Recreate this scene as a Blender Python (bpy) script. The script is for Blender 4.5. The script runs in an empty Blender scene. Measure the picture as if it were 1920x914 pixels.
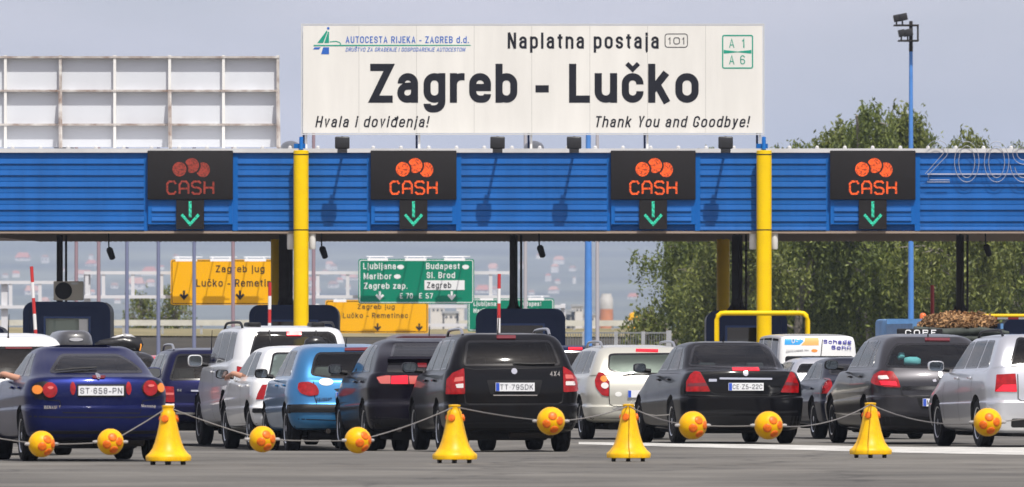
import bpy, bmesh, math, random
import numpy as np
from mathutils import Vector, Matrix
from mathutils.bvhtree import BVHTree
from mathutils.geometry import delaunay_2d_cdt
R = math.radians
random.seed(7)
scene = bpy.context.scene
COL = scene.collection

# ------------------------------------------------------------------ camera, sky, sun, exposure
F, HC, YH = 20000.0, 1.10, 692.0          # focal length in photo pixels, eye height, horizon row of the photo
cam = bpy.data.cameras.new('camera'); co = bpy.data.objects.new('camera', cam); COL.objects.link(co)
co.location = (0, 0, HC); co.rotation_euler = (R(90), 0, 0)
cam.sensor_width = 36; cam.lens = F / 1920 * 36
cam.shift_y = (YH - 457) / 1920
cam.clip_start = 1; cam.clip_end = 90000
cam.dof.use_dof = True; cam.dof.focus_distance = 180; cam.dof.aperture_fstop = 9.5
scene.camera = co

SUN_EL, SUN_AZ = 58.0, 19.0               # azimuth to the right of the direction straight behind the camera
sd = Vector((math.sin(R(SUN_AZ)) * math.cos(R(SUN_EL)), -math.cos(R(SUN_AZ)) * math.cos(R(SUN_EL)), math.sin(R(SUN_EL))))
w = bpy.data.worlds.new('World'); scene.world = w; w.use_nodes = True
nt = w.node_tree; nt.nodes.clear()
out = nt.nodes.new('ShaderNodeOutputWorld'); bg = nt.nodes.new('ShaderNodeBackground')
sky = nt.nodes.new('ShaderNodeTexSky'); sky.sky_type = 'NISHITA'; sky.sun_disc = False
sky.sun_elevation = R(SUN_EL); sky.sun_rotation = R(180 - SUN_AZ)
sky.altitude = 100; sky.air_density = 1.0; sky.dust_density = 2.5; sky.ozone_density = 2.0
tc = nt.nodes.new('ShaderNodeTexCoord'); mp = nt.nodes.new('ShaderNodeMapping'); mp.inputs['Scale'].default_value = (6, 6, 16)
nz = nt.nodes.new('ShaderNodeTexNoise'); nz.inputs['Scale'].default_value = 3.2; nz.inputs['Detail'].default_value = 6
cr = nt.nodes.new('ShaderNodeValToRGB'); cr.color_ramp.elements[0].position = .38; cr.color_ramp.elements[1].position = .66
cr.color_ramp.elements[0].color = (.36, .36, .36, 1); cr.color_ramp.elements[1].color = (.72, .72, .72, 1)
mx = nt.nodes.new('ShaderNodeMixRGB'); mx.inputs[2].default_value = (7.7, 7.0, 7.3, 1)
nt.links.new(tc.outputs['Generated'], mp.inputs[0]); nt.links.new(mp.outputs[0], nz.inputs['Vector'])
nt.links.new(nz.outputs[0], cr.inputs[0]); nt.links.new(cr.outputs[0], mx.inputs[0]); nt.links.new(sky.outputs[0], mx.inputs[1])
nt.links.new(mx.outputs[0], bg.inputs[0]); bg.inputs[1].default_value = .11
nt.links.new(bg.outputs[0], out.inputs[0])
sl = bpy.data.lights.new('sun', 'SUN'); sl.energy = 3.7; sl.angle = R(.5); sl.color = (1, .955, .88)
so = bpy.data.objects.new('sun', sl); COL.objects.link(so); so.rotation_euler = sd.to_track_quat('Z', 'Y').to_euler()
scene.view_settings.view_transform = 'Standard'; scene.view_settings.look = 'None'
scene.view_settings.gamma = 1; scene.view_settings.use_curve_mapping = False
scene.view_settings.exposure = 0.22
scene.cycles.max_bounces = 8; scene.cycles.transparent_max_bounces = 24; scene.cycles.volume_bounces = 0
scene.cycles.use_denoising = True

# ------------------------------------------------------------------ helpers
def fx(px, d): return (px - 960) / F * d
def fz(py, d): return HC + (YH - py) / F * d
KD = F / 14000                             # distances below were laid out for a 14000 px lens
def dist(yb): return F * HC / (yb - YH)    # distance of a ground point seen at photo row yb

MATS = {}
def mat(name, col, rough=.5, metal=0, coat=0, emit=None, es=0, noise=0, nscale=8, bump=0, bscale=60, spec=.5, stretch=None, col2=None):
    if name in MATS: return MATS[name]
    m = bpy.data.materials.new(name); m.use_nodes = True; n = m.node_tree; b = n.nodes['Principled BSDF']
    b.inputs['Base Color'].default_value = (*col, 1); b.inputs['Roughness'].default_value = rough; b.inputs['Metallic'].default_value = metal
    b.inputs['Coat Weight'].default_value = coat; b.inputs['Coat Roughness'].default_value = .06; b.inputs['Specular IOR Level'].default_value = spec
    if noise or bump:
        t = n.nodes.new('ShaderNodeTexCoord'); mpn = n.nodes.new('ShaderNodeMapping'); n.links.new(t.outputs['Object'], mpn.inputs[0])
        if stretch: mpn.inputs['Scale'].default_value = stretch
    if noise:
        tx = n.nodes.new('ShaderNodeTexNoise'); tx.inputs['Scale'].default_value = nscale; tx.inputs['Detail'].default_value = 7; tx.inputs['Roughness'].default_value = .65
        n.links.new(mpn.outputs[0], tx.inputs['Vector'])
        rp = n.nodes.new('ShaderNodeValToRGB'); rp.color_ramp.elements[0].position = .3; rp.color_ramp.elements[1].position = .7
        c2 = col2 or tuple(c * (1 - noise) for c in col)
        rp.color_ramp.elements[0].color = (*c2, 1); rp.color_ramp.elements[1].color = (*(col if col2 else tuple(min(1, c * (1 + noise * .5)) for c in col)), 1)
        n.links.new(tx.outputs[0], rp.inputs[0]); n.links.new(rp.outputs[0], b.inputs['Base Color'])
    if bump:
        tb = n.nodes.new('ShaderNodeTexNoise'); tb.inputs['Scale'].default_value = bscale; tb.inputs['Detail'].default_value = 4
        n.links.new(mpn.outputs[0], tb.inputs['Vector'])
        bn = n.nodes.new('ShaderNodeBump'); bn.inputs['Strength'].default_value = bump; bn.inputs['Distance'].default_value = .02
        n.links.new(tb.outputs[0], bn.inputs['Height']); n.links.new(bn.outputs[0], b.inputs['Normal'])
    if emit:
        b.inputs['Emission Color'].default_value = (*emit, 1); b.inputs['Emission Strength'].default_value = es
    MATS[name] = m; return m

def led(name, col, es, scale=55):
    if name in MATS: return MATS[name]
    m = mat(name, tuple(c * .1 for c in col), .6, emit=col, es=es); n = m.node_tree; b = n.nodes['Principled BSDF']
    t = n.nodes.new('ShaderNodeTexCoord'); v = n.nodes.new('ShaderNodeTexNoise'); v.inputs['Scale'].default_value = scale * .45; v.inputs['Detail'].default_value = 2
    r = n.nodes.new('ShaderNodeMapRange'); r.inputs[1].default_value = .35; r.inputs[2].default_value = .62; r.inputs[3].default_value = es * .22; r.inputs[4].default_value = es
    n.links.new(t.outputs['Object'], v.inputs['Vector']); n.links.new(v.outputs[0], r.inputs[0]); n.links.new(r.outputs[0], b.inputs['Emission Strength'])
    return m

def glass(name, tint, mn=.0):
    if name in MATS: return MATS[name]
    m = bpy.data.materials.new(name); m.use_nodes = True; n = m.node_tree; n.nodes.clear()
    o = n.nodes.new('ShaderNodeOutputMaterial'); mixn = n.nodes.new('ShaderNodeMixShader'); tr = n.nodes.new('ShaderNodeBsdfTransparent'); g = n.nodes.new('ShaderNodeBsdfGlossy')
    g.inputs['Roughness'].default_value = .03; tr.inputs[0].default_value = (*tint, 1)
    fr = n.nodes.new('ShaderNodeLayerWeight'); fr.inputs['Blend'].default_value = .25
    r = n.nodes.new('ShaderNodeMapRange'); r.inputs[3].default_value = .018 + mn; r.inputs[4].default_value = 1
    n.links.new(fr.outputs['Fresnel'], r.inputs[0]); n.links.new(r.outputs[0], mixn.inputs[0])
    n.links.new(tr.outputs[0], mixn.inputs[1]); n.links.new(g.outputs[0], mixn.inputs[2]); n.links.new(mixn.outputs[0], o.inputs[0])
    MATS[name] = m; return m

def tag(o, label, cat, group=None, kind=None):
    o['label'] = label
    if cat: o['category'] = cat
    if group: o['group'] = group
    if kind: o['kind'] = kind
    return o
def thing(name, label, cat, loc=(0, 0, 0), rotz=0, group=None):
    o = bpy.data.objects.new(name, None); COL.objects.link(o); o.location = loc; o.rotation_euler = (0, 0, rotz); o.empty_display_size = .2
    return tag(o, label, cat, group)
def link(name, me, mats, parent=None, loc=None, smooth=None):
    o = bpy.data.objects.new(name, me); COL.objects.link(o)
    for m in (mats if isinstance(mats, (list, tuple)) else [mats]): me.materials.append(m)
    if parent: o.parent = parent
    if loc is not None: o.location = loc
    if smooth is not None:
        me.polygons.foreach_set('use_smooth', [True] * len(me.polygons)); me.set_sharp_from_angle(angle=R(smooth))
    return o
def mimic(o, parent=None):                    # copy a thing with its parts and sub-parts
    c = o.copy(); COL.objects.link(c)
    if parent: c.parent = parent
    for ch in list(o.children): mimic(ch, c)
    return c

class MB:
    def __init__(s): s.v = []; s.f = []; s.m = []
    def add(s, vs, fs, mi=0):
        k = len(s.v); s.v += [tuple(v) for v in vs]; s.f += [tuple(k + i for i in f) for f in fs]; s.m += [mi] * len(fs); return s
    def box(s, c, d, rot=None, mi=0):
        M = rot.to_matrix() if rot else Matrix.Identity(3)
        vs = [Vector(c) + M @ Vector((sx * d[0] / 2, sy * d[1] / 2, sz * d[2] / 2)) for sx in (-1, 1) for sy in (-1, 1) for sz in (-1, 1)]
        return s.add(vs, [(0, 1, 3, 2), (4, 6, 7, 5), (0, 4, 5, 1), (2, 3, 7, 6), (0, 2, 6, 4), (1, 5, 7, 3)], mi)
    def box2(s, a, b, mi=0): return s.box([(p + q) / 2 for p, q in zip(a, b)], [abs(q - p) for p, q in zip(a, b)], mi=mi)
    def tube(s, pts, r, n=8, mi=0, cap=True):
        pts = [Vector(p) for p in pts]; rs = r if isinstance(r, (list, tuple)) else [r] * len(pts); rings = []
        up = Vector((0, 0, 1))
        for i, p in enumerate(pts):
            t = (pts[min(i + 1, len(pts) - 1)] - pts[max(i - 1, 0)]).normalized()
            a = t.cross(up if abs(t.z) < .95 else Vector((0, 1, 0))).normalized(); b = t.cross(a)
            rings.append([p + rs[i] * (math.cos(2 * math.pi * k / n) * a + math.sin(2 * math.pi * k / n) * b) for k in range(n)])
        vs = [v for q in rings for v in q]; fs = []
        for i in range(len(pts) - 1):
            for k in range(n): fs.append((i * n + k, i * n + (k + 1) % n, (i + 1) * n + (k + 1) % n, (i + 1) * n + k))
        if cap: fs += [tuple(range(n)), tuple((len(pts) - 1) * n + k for k in range(n))[::-1]]
        return s.add(vs, fs, mi)
    def lathe(s, prof, c=(0, 0, 0), n=24, axis='z', mi=0):   # prof: (radius, height)
        vs = []
        for (r, h) in prof:
            for k in range(n):
                a = 2 * math.pi * k / n; x, y = r * math.cos(a), r * math.sin(a)
                q = (x, y, h) if axis == 'z' else ((h, x, y) if axis == 'x' else (x, h, y)); vs.append((c[0] + q[0], c[1] + q[1], c[2] + q[2]))
        fs = [(i * n + k, i * n + (k + 1) % n, (i + 1) * n + (k + 1) % n, (i + 1) * n + k) for i in range(len(prof) - 1) for k in range(n)]
        fs += [tuple(range(n))[::-1], tuple((len(prof) - 1) * n + k for k in range(n))]
        return s.add(vs, fs, mi)
    def prism(s, poly, y0, y1, mi=0):          # polygon in x,z ; between y0 (front) and y1
        n = len(poly); vs = [(x, y0, z) for x, z in poly] + [(x, y1, z) for x, z in poly]
        return s.add(vs, [tuple(range(n)), tuple(range(n, 2 * n))[::-1]] + [(i, n + i, n + (i + 1) % n, (i + 1) % n) for i in range(n)], mi)
    def ribbon(s, pts, wd, y0, y1, closed=False, mi=0):
        P = [Vector(p) for p in pts]; n = len(P); L = []; Rr = []
        for i in range(n):
            a = P[(i - 1) % n] if (closed or i > 0) else None; b = P[(i + 1) % n] if (closed or i < n - 1) else None
            d1 = (P[i] - a).normalized() if a is not None else None; d2 = (b - P[i]).normalized() if b is not None else None
            d1 = d1 or d2; d2 = d2 or d1; t = (d1 + d2).normalized(); nn = Vector((-t.y, t.x)); k = 1 / max(.45, nn.dot(Vector((-d1.y, d1.x))))
            L.append(P[i] + nn * wd / 2 * k); Rr.append(P[i] - nn * wd / 2 * k)
        k = len(s.v)
        for i in range(n): s.v += [(L[i][0], y0, L[i][1]), (Rr[i][0], y0, Rr[i][1]), (Rr[i][0], y1, Rr[i][1]), (L[i][0], y1, L[i][1])]
        fs = []
        for i in range(n if closed else n - 1):
            a, b = k + 4 * i, k + 4 * ((i + 1) % n); fs += [(a + q, b + q, b + (q + 1) % 4, a + (q + 1) % 4) for q in range(4)]
        if not closed: fs += [(k, k + 1, k + 2, k + 3), (k + 4 * n - 1, k + 4 * n - 2, k + 4 * n - 3, k + 4 * n - 4)]
        s.f += fs; s.m += [mi] * len(fs)
        return s
    def mesh(s, name):
        me = bpy.data.meshes.new(name); me.from_pydata(s.v, [], s.f); me.polygons.foreach_set('material_index', s.m); me.update()
        bm = bmesh.new(); bm.from_mesh(me); bmesh.ops.recalc_face_normals(bm, faces=bm.faces); bm.to_mesh(me); bm.free(); return me
    def build(s, name, mats, parent=None, smooth=None, world=True):
        if parent and world:
            o = parent.location; s.v = [(a - o.x, b - o.y, c - o.z) for a, b, c in s.v]
        return link(name, s.mesh(name), mats, parent, smooth=smooth)

def bevel(o, wd, seg=2):
    bm = bmesh.new(); bm.from_mesh(o.data)
    bmesh.ops.bevel(bm, geom=[e for e in bm.edges if e.is_manifold and e.calc_face_angle(0) > .5], offset=wd, segments=seg, affect='EDGES', profile=.5, clamp_overlap=True)
    bm.to_mesh(o.data); bm.free()
    o.data.polygons.foreach_set('use_smooth', [True] * len(o.data.polygons)); o.data.set_sharp_from_angle(angle=R(35)); return o

# a condensed sans drawn as strokes: glyph -> (width, [(closed, fillet, points)]) ; heights: 0 baseline, X x-height, 1 capitals, D descender
X, D_ = .76, -.25
V = lambda *p, r=0, c=0: (c, r, p)
st0 = V((0, 1), (0, 0)); st1 = V((1, 1), (1, 0)); bowl = V((0, X), (1, X), (1, 0), (0, 0), r=.25, c=1); arch = V((0, .45), (0, X), (1, X), (1, 0), r=.24)
BOX = V((0, 1), (1, 1), (1, 0), (0, 0), r=.28, c=1); VC = V((.1, 1.1), (.5, .95), (.9, 1.1))
GLY = {'a': (.56, [V((.03, .53), (.03, X), (.93, X), (.93, 0), r=.22), V((.93, .45), (0, .43), (0, 0), (.93, 0), (.93, .3), r=.19)]), 'b': (.56, [st0, bowl]), 'c': (.54, [V((1, .5), (1, X), (0, X), (0, 0), (1, 0), (1, .27), r=.25)]),
 'd': (.56, [st1, bowl]), 'đ': (.6, [st1, bowl, V((.4, .9), (1.25, .9))]), 'e': (.56, [V((.08, .395), (1, .395)), V((1, .36), (1, X), (0, X), (0, 0), (1, 0), (1, .17), r=.22)]),
 'g': (.56, [bowl, V((1, X), (1, D_), (0, D_), (0, -.12), r=.2)]), 'h': (.56, [st0, arch]), 'i': (.19, [V((.5, X), (.5, 0)), V((.5, 1), (.5, .88))]), 'j': (.22, [V((.6, X), (.6, D_), (-.5, D_), r=.12), V((.6, 1), (.6, .88))]),
 'k': (.56, [st0, V((.95, X), (.05, .3)), V((.38, .46), (1, 0))]), 'l': (.19, [V((.5, 1), (.5, 0))]), 'm': (.86, [V((0, X), (0, 0)), V((0, .45), (0, X), (.5, X), (.5, 0), r=.18), V((.5, .45), (.5, X), (1, X), (1, 0), r=.18)]),
 'n': (.56, [V((0, X), (0, 0)), arch]), 'o': (.58, [bowl]), 'p': (.56, [V((0, X), (0, D_)), bowl]), 'r': (.38, [V((0, X), (0, 0)), V((0, .4), (0, X), (1, X), r=.2)]),
 's': (.52, [V((1, .54), (1, X), (0, X), (0, .40), (1, .36), (1, 0), (0, 0), (0, .22), r=.17)]), 't': (.36, [V((.45, .97), (.45, 0), (1.1, 0), r=.14), V((0, X), (1, X))]), 'u': (.56, [V((0, X), (0, 0), (1, 0), (1, .3), r=.24), V((1, X), (1, 0))]),
 'v': (.52, [V((0, X), (.5, 0), (1, X))]), 'y': (.52, [V((0, X), (.52, 0)), V((1, X), (.42, -.1), (.05, D_))]), 'z': (.5, [V((0, X), (1, X), (0, 0), (1, 0))]),
 'A': (.64, [V((0, 0), (.5, 1), (1, 0)), V((.2, .3), (.8, .3))]), 'B': (.6, [V((0, 1), (1, 1), (1, .54), (0, .54), r=.2), V((0, .54), (1, .54), (1, 0), (0, 0), r=.2), st0]), 'C': (.6, [V((1, .7), (1, 1), (0, 1), (0, 0), (1, 0), (1, .3), r=.28)]),
 'D': (.6, [st0, V((0, 1), (1, 1), (1, 0), (0, 0), r=.28)]), 'Đ': (.66, [V((.12, 1), (.12, 0)), V((.12, 1), (1, 1), (1, 0), (.12, 0), r=.28), V((-.1, .52), (.5, .52))]), 'E': (.5, [V((1, 1), (0, 1), (0, 0), (1, 0)), V((0, .52), (.9, .52))]), 'G': (.6, [V((1, .72), (1, 1), (0, 1), (0, 0), (1, 0), (1, .45), (.55, .45), r=.2)]),
 'H': (.6, [st0, st1, V((0, .52), (1, .52))]), 'I': (.18, [V((.5, 1), (.5, 0))]), 'J': (.48, [V((1, 1), (1, 0), (0, 0), (0, .3), r=.24)]), 'K': (.6, [st0, V((.95, 1), (.05, .4)), V((.35, .6), (1, 0))]), 'L': (.52, [V((0, 1), (0, 0), (1, 0))]),
 'M': (.74, [st0, st1, V((0, 1), (.5, .1), (1, 1))]), 'N': (.6, [st0, st1, V((0, 1), (1, 0))]), 'O': (.62, [BOX]), 'P': (.58, [st0, V((0, 1), (1, 1), (1, .45), (0, .45), r=.22)]), 'R': (.6, [st0, V((0, 1), (1, 1), (1, .5), (0, .5), r=.2), V((.5, .5), (1, 0))]),
 'S': (.58, [V((1, .72), (1, 1), (0, 1), (0, .55), (1, .48), (1, 0), (0, 0), (0, .28), r=.22)]), 'T': (.56, [V((0, 1), (1, 1)), V((.5, 1), (.5, 0))]), 'U': (.6, [V((0, 1), (0, 0), (1, 0), (1, 1), r=.28)]), 'V': (.6, [V((0, 1), (.5, 0), (1, 1))]),
 'X': (.6, [V((0, 1), (1, 0)), V((0, 0), (1, 1))]), 'Y': (.58, [V((0, 1), (.5, .42), (1, 1)), V((.5, .45), (.5, 0))]), 'Z': (.58, [V((0, 1), (1, 1), (0, 0), (1, 0))]),
 '0': (.54, [V((0, 1), (1, 1), (1, 0), (0, 0), r=.26, c=1)]), '1': (.3, [V((.1, .75), (.6, 1), (.6, 0))]), '2': (.54, [V((0, .7), (0, 1), (1, 1), (1, .55), (0, .2), (0, 0), (1, 0), r=.14)]), '3': (.54, [V((0, .75), (0, 1), (1, 1), (1, .53), (.35, .53), r=.2), V((.35, .53), (1, .53), (1, 0), (0, 0), (0, .25), r=.2)]),
 '4': (.56, [V((.75, 0), (.75, 1), (0, .3), (1.05, .3))]), 'W': (.8, [V((0, 1), (.25, 0), (.5, .9), (.75, 0), (1, 1))]),
 '5': (.54, [V((.95, 1), (.05, 1), (0, .55), (1, .55), (1, 0), (0, 0), (0, .22), r=.12)]), '6': (.54, [V((.95, .8), (.95, 1), (0, 1), (0, 0), (1, 0), (1, .56), (0, .56), r=.22)]), '7': (.52, [V((0, 1), (1, 1), (.3, 0))]), '8': (.54, [V((0, 1), (1, 1), (1, .53), (0, .53), r=.22, c=1), V((0, .53), (1, .53), (1, 0), (0, 0), r=.24, c=1)]),
 '9': (.54, [V((.05, .2), (.05, 0), (1, 0), (1, 1), (0, 1), (0, .44), (1, .44), r=.22)]), '-': (.36, [V((0, .35), (1, .35))]), '.': (.16, [V((.5, .1), (.5, 0))]), '!': (.18, [V((.5, 1), (.5, .3)), V((.5, .12), (.5, 0))]), '·': (.2, [V((.5, .55), (.5, .42))]), ' ': (.24, [])}
GLY['č'] = (.54, GLY['c'][1] + [VC]); GLY['Š'] = (.58, GLY['S'][1] + [V((.1, 1.26), (.5, 1.12), (.9, 1.26))])
def fillet(P, r, closed):
    P = [Vector(p) for p in P]; o = []; n = len(P)
    for i in range(n):
        if not closed and i in (0, n - 1): o.append(P[i]); continue
        a, b = P[(i - 1) % n] - P[i], P[(i + 1) % n] - P[i]; q = min(r, a.length * .49 if closed or 0 < i - 1 else a.length * .98, b.length * .49 if closed or i + 1 < n - 1 else b.length * .98)
        if q < 1e-4: o.append(P[i]); continue
        s0, s1 = P[i] + a.normalized() * q, P[i] + b.normalized() * q
        for k in range(7): t = k / 6; o.append((1 - t) ** 2 * s0 + 2 * t * (1 - t) * P[i] * 1 + t * t * s1) if abs(a.normalized().dot(b.normalized())) > .95 else o.append(P[i] + (s0 - P[i]) * (1 - math.sin(t * math.pi / 2)) + (s1 - P[i]) * (1 - math.cos(t * math.pi / 2)))
    return o
def text_mesh(body, width, cap, weight=.15, shear=0, depth=.006, spacing=1.0):
    """lettering as a mesh in the x,z plane facing -y, baseline at z=0, centred on x, of given width and capital height"""
    adv = (.12 + weight * .35) * spacing; tot = sum(GLY[c][0] for c in body) + adv * (len(body) - 1); kx = width / (tot + (shear if len(body) > 1 else 0)); hx = weight * cap / 2
    kn = [(-.25, -.25 * cap + hx), (0, hx), (X, X * cap - hx), (1, cap - hx), (1.3, 1.3 * cap - hx)]
    mb = MB(); x = 0; q = 0
    for ch in body:
        gw, strokes = GLY[ch]; x0, x1 = x * kx + hx, (x + gw) * kx - hx; x += gw + adv
        if x1 < x0: x0 = x1 = (x0 + x1) / 2
        for closed, r, P in strokes:
            Q = []
            for i, (u, v) in enumerate(P):
                y = float(np.interp(v, [a for a, b in kn], [b for a, b in kn]))
                if not closed and i in (0, len(P) - 1):
                    o = P[1] if i == 0 else P[-2]
                    if abs(o[0] - u) < .01 and v in (0, 1, X, D_): y = v * cap
                    elif abs(o[1] - v) > .3 and v in (0, 1, X, D_): y = v * cap + (hx * .1 if v > .5 else 0)
                xx = x0 + u * (x1 - x0)
                if not closed and i in (0, len(P) - 1) and abs((P[1] if i == 0 else P[-2])[1] - v) < .01 and u in (0, 1): xx += hx * (1 if u == 1 else -1) * .98
                Q.append((xx, y))
            Q = fillet(Q, r * min(cap, kx * 1.15), closed); Q = [(a + shear * b * (kx / cap if kx < cap else 1), b) for a, b in Q]
            mb.ribbon(Q, 2 * hx * (.62 if P in (VC[2],) else 1), -.0004 * (q % 3), depth, bool(closed)); q += 1
    xs = [v[0] for v in mb.v]; c = (min(xs) + max(xs)) / 2; k = width / (max(xs) - min(xs)); mb.v = [((a - c) * k, b, z) for a, b, z in mb.v]
    return mb.mesh('lettering')
def ptext(name, body, px0, px1, base, cap_px, d, m, parent, bold=.15, shear=0, off=0, spacing=1.0):
    """lettering traced at photo columns px0..px1 with its baseline on row base, on a sign at distance d"""
    k = d / F; me = text_mesh(body, (px1 - px0) * k, cap_px * k, bold, shear, spacing=spacing)
    return link(name, me, m, parent, Vector((fx((px0 + px1) / 2, d), d - off - .006, fz(base, d))) - parent.location)
def pp(poly, d): return [(fx(a, d), fz(b, d)) for a, b in poly]
def rrect(x0, z0, x1, z1, r, n=5):
    ps = []
    for cx, cz, a0 in ((x1 - r, z1 - r, 0), (x0 + r, z1 - r, 90), (x0 + r, z0 + r, 180), (x1 - r, z0 + r, 270)):
        for k in range(n + 1): a = R(a0 + 90 * k / n); ps.append((cx + r * math.cos(a), cz + r * math.sin(a)))
    return ps
def ell(cx, cz, rx, rz, n=20): return [(cx + rx * math.cos(2 * math.pi * k / n), cz + rz * math.sin(2 * math.pi * k / n)) for k in range(n)]

# ------------------------------------------------------------------ materials
ASPH = mat('asphalt', (.140, .131, .113), .85, noise=.42, nscale=.42, bump=.5, bscale=25)
WHITE = mat('white_paint', (.78, .77, .74), .45, noise=.08, nscale=1.5)
CREAM = mat('sign_white', (.76, .745, .70), .55, spec=.2, noise=.09, nscale=.9, stretch=(1.6, 1, .25))
INK = mat('ink_black', (.014, .015, .022), .6, spec=.2)
BLUE = mat('canopy_blue', (.008, .108, .38), .45, spec=.2, noise=.2, nscale=1.2, stretch=(1.6, 1, .22))
BLUE2 = mat('frame_blue', (.004, .115, .42), .45, spec=.2)
YEL = mat('column_yellow', (.88, .58, .0), .4, noise=.08, nscale=2, spec=.2)
BOARD = mat('board_black', (.020, .018, .018), .7, noise=.2, nscale=40, spec=.15)
STEELD = mat('dark_steel', (.035, .030, .027), .6, spec=.2, noise=.3, nscale=6)
SOFF = mat('soffit_brown', (.34, .27, .22), .8, spec=.1)
GALV = mat('galvanised', (.45, .46, .47), .4, .4, noise=.2, nscale=3)
RUSTY = mat('rusty_white', (.68, .67, .64), .6, noise=.6, nscale=2.3, col2=(.15, .07, .04))
BLACKP = mat('black_plastic', (.009, .009, .010), .5, spec=.25)
RUB = mat('tyre_rubber', (.009, .009, .010), .85, spec=.2, bump=.3, bscale=40)
ALLOY = mat('alloy', (.5, .51, .54), .3, .8)
CHROME = mat('chrome', (.75, .75, .76), .12, 1)
NAVY = mat('booth_navy', (.006, .018, .07), .4, spec=.25)
RED = mat('red_paint', (.5, .02, .02), .4)
GREENS = mat('sign_green', (.0, .20, .115), .5, spec=.2)
YELS = mat('sign_yellow', (.85, .42, .0), .5, spec=.2)
DARKIN = mat('cabin_dark', (.03, .03, .032), .85, spec=.1)
SEATM = mat('seat_cloth', (.09, .095, .10), .9)
SEATL = mat('seat_grey_cloth', (.38, .38, .35), .9)
LRED = mat('lamp_red', (.30, .004, .006), .25, coat=.5, emit=(1, .01, .015), es=.05, noise=.55, nscale=13, spec=.2)
LREDD = mat('lamp_dark_red', (.13, .008, .012), .2, coat=.6)
LLIT = mat('lamp_lit_red', (.5, .005, .015), .25, coat=.4, emit=(1, .01, .04), es=.55)
LORG = mat('lamp_orange', (.75, .22, .01), .2, coat=.6)
LWHT = mat('lamp_clear', (.7, .62, .6), .2, coat=.6)
LPINK = mat('lamp_pink', (.6, .12, .1), .2, coat=.6)
PLATE = mat('plate_white', (.75, .76, .78), .4)
EUB = mat('plate_blue', (.02, .08, .5), .4)
SKIN = mat('skin', (.52, .27, .18), .5)
GL = glass('car_glass', (.46, .52, .52)); GLD = glass('car_glass_dark', (.13, .145, .155)); GLL = glass('car_glass_light', (.70, .76, .76), .01)
MIRR = mat('mirror_glass', (.22, .25, .28), .04, 1)

# ------------------------------------------------------------------ ground, field, hills, haze
def sheet(name, poly, z, m, lab):
    o = MB().add([(x, y, z) for x, y in poly], [tuple(range(len(poly)))]).build(name, m); return tag(o, lab, None, kind='structure')
GRASS = mat('dry_grass', (.19, .16, .075), .9, noise=.5, nscale=.05, col2=(.09, .10, .035))
sheet('ground', [(-12000, -300), (12000, -300), (12000, 30000), (-12000, 30000)], -.35, GRASS, 'dry grass ground around the toll plaza')
def smo(t): t = min(1, max(0, t)); return t * t * (3 - 2 * t)
def gz(x, y): return -.078 * smo((y - 140) / 16) * smo((.6 - x) / 1.2) * (1 - smo((y - 166) / 20)) * smo((x + 7.5) / 2)
xs_ = sorted(set([-150, -60, -30] + [-15 + .5 * i for i in range(61)] + [30, 60, 150])); ys_ = sorted(set([-60, 0, 60, 100] + [120 + i * 1.0 for i in range(90)] + [230, 300, 400, 498])); W_ = len(xs_)
road = tag(MB().add([(x, y, gz(x, y)) for y in ys_ for x in xs_], [(j * W_ + i, j * W_ + i + 1, (j + 1) * W_ + i + 1, (j + 1) * W_ + i) for j in range(len(ys_) - 1) for i in range(W_ - 1)]).build('road', ASPH, smooth=60), 'grey asphalt of the toll plaza', None, kind='structure')
n = ASPH.node_tree; b = n.nodes['Principled BSDF']     # sealed cracks and worn patches in the asphalt
t = n.nodes.new('ShaderNodeTexCoord'); mpn = n.nodes.new('ShaderNodeMapping'); mpn.inputs['Scale'].default_value = (.22, .10, 1)
vo = n.nodes.new('ShaderNodeTexVoronoi'); vo.feature = 'DISTANCE_TO_EDGE'; vo.inputs['Scale'].default_value = 1
wv = n.nodes.new('ShaderNodeTexNoise'); wv.inputs['Scale'].default_value = .7; wv.inputs['Detail'].default_value = 5
ad = n.nodes.new('ShaderNodeVectorMath'); ad.operation = 'MULTIPLY_ADD'; ad.inputs[1].default_value = (.4, .4, 0)
n.links.new(t.outputs['Object'], mpn.inputs[0]); n.links.new(t.outputs['Object'], wv.inputs['Vector']); n.links.new(wv.outputs['Color'], ad.inputs[0]); n.links.new(mpn.outputs[0], ad.inputs[2]); n.links.new(ad.outputs[0], vo.inputs['Vector'])
rr_ = n.nodes.new('ShaderNodeMapRange'); rr_.inputs[1].default_value = .002; rr_.inputs[2].default_value = .018; rr_.inputs[3].default_value = .5; rr_.inputs[4].default_value = 1
n.links.new(vo.outputs['Distance'], rr_.inputs[0])
src = b.inputs['Base Color'].links[0].from_socket; mm = n.nodes.new('ShaderNodeMixRGB'); mm.blend_type = 'MULTIPLY'; mm.inputs[0].default_value = 1
n.links.new(src, mm.inputs[1]); n.links.new(rr_.outputs[0], mm.inputs[2])
sp = n.nodes.new('ShaderNodeTexNoise'); sp.inputs['Scale'].default_value = 9; sp.inputs['Detail'].default_value = 3; n.links.new(t.outputs['Object'], sp.inputs['Vector'])
sr = n.nodes.new('ShaderNodeMapRange'); sr.inputs[1].default_value = .66; sr.inputs[2].default_value = .74; sr.inputs[3].default_value = 0; sr.inputs[4].default_value = .6
n.links.new(sp.outputs[0], sr.inputs[0]); m2 = n.nodes.new('ShaderNodeMixRGB'); m2.inputs[2].default_value = (.3, .29, .27, 1)

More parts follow.
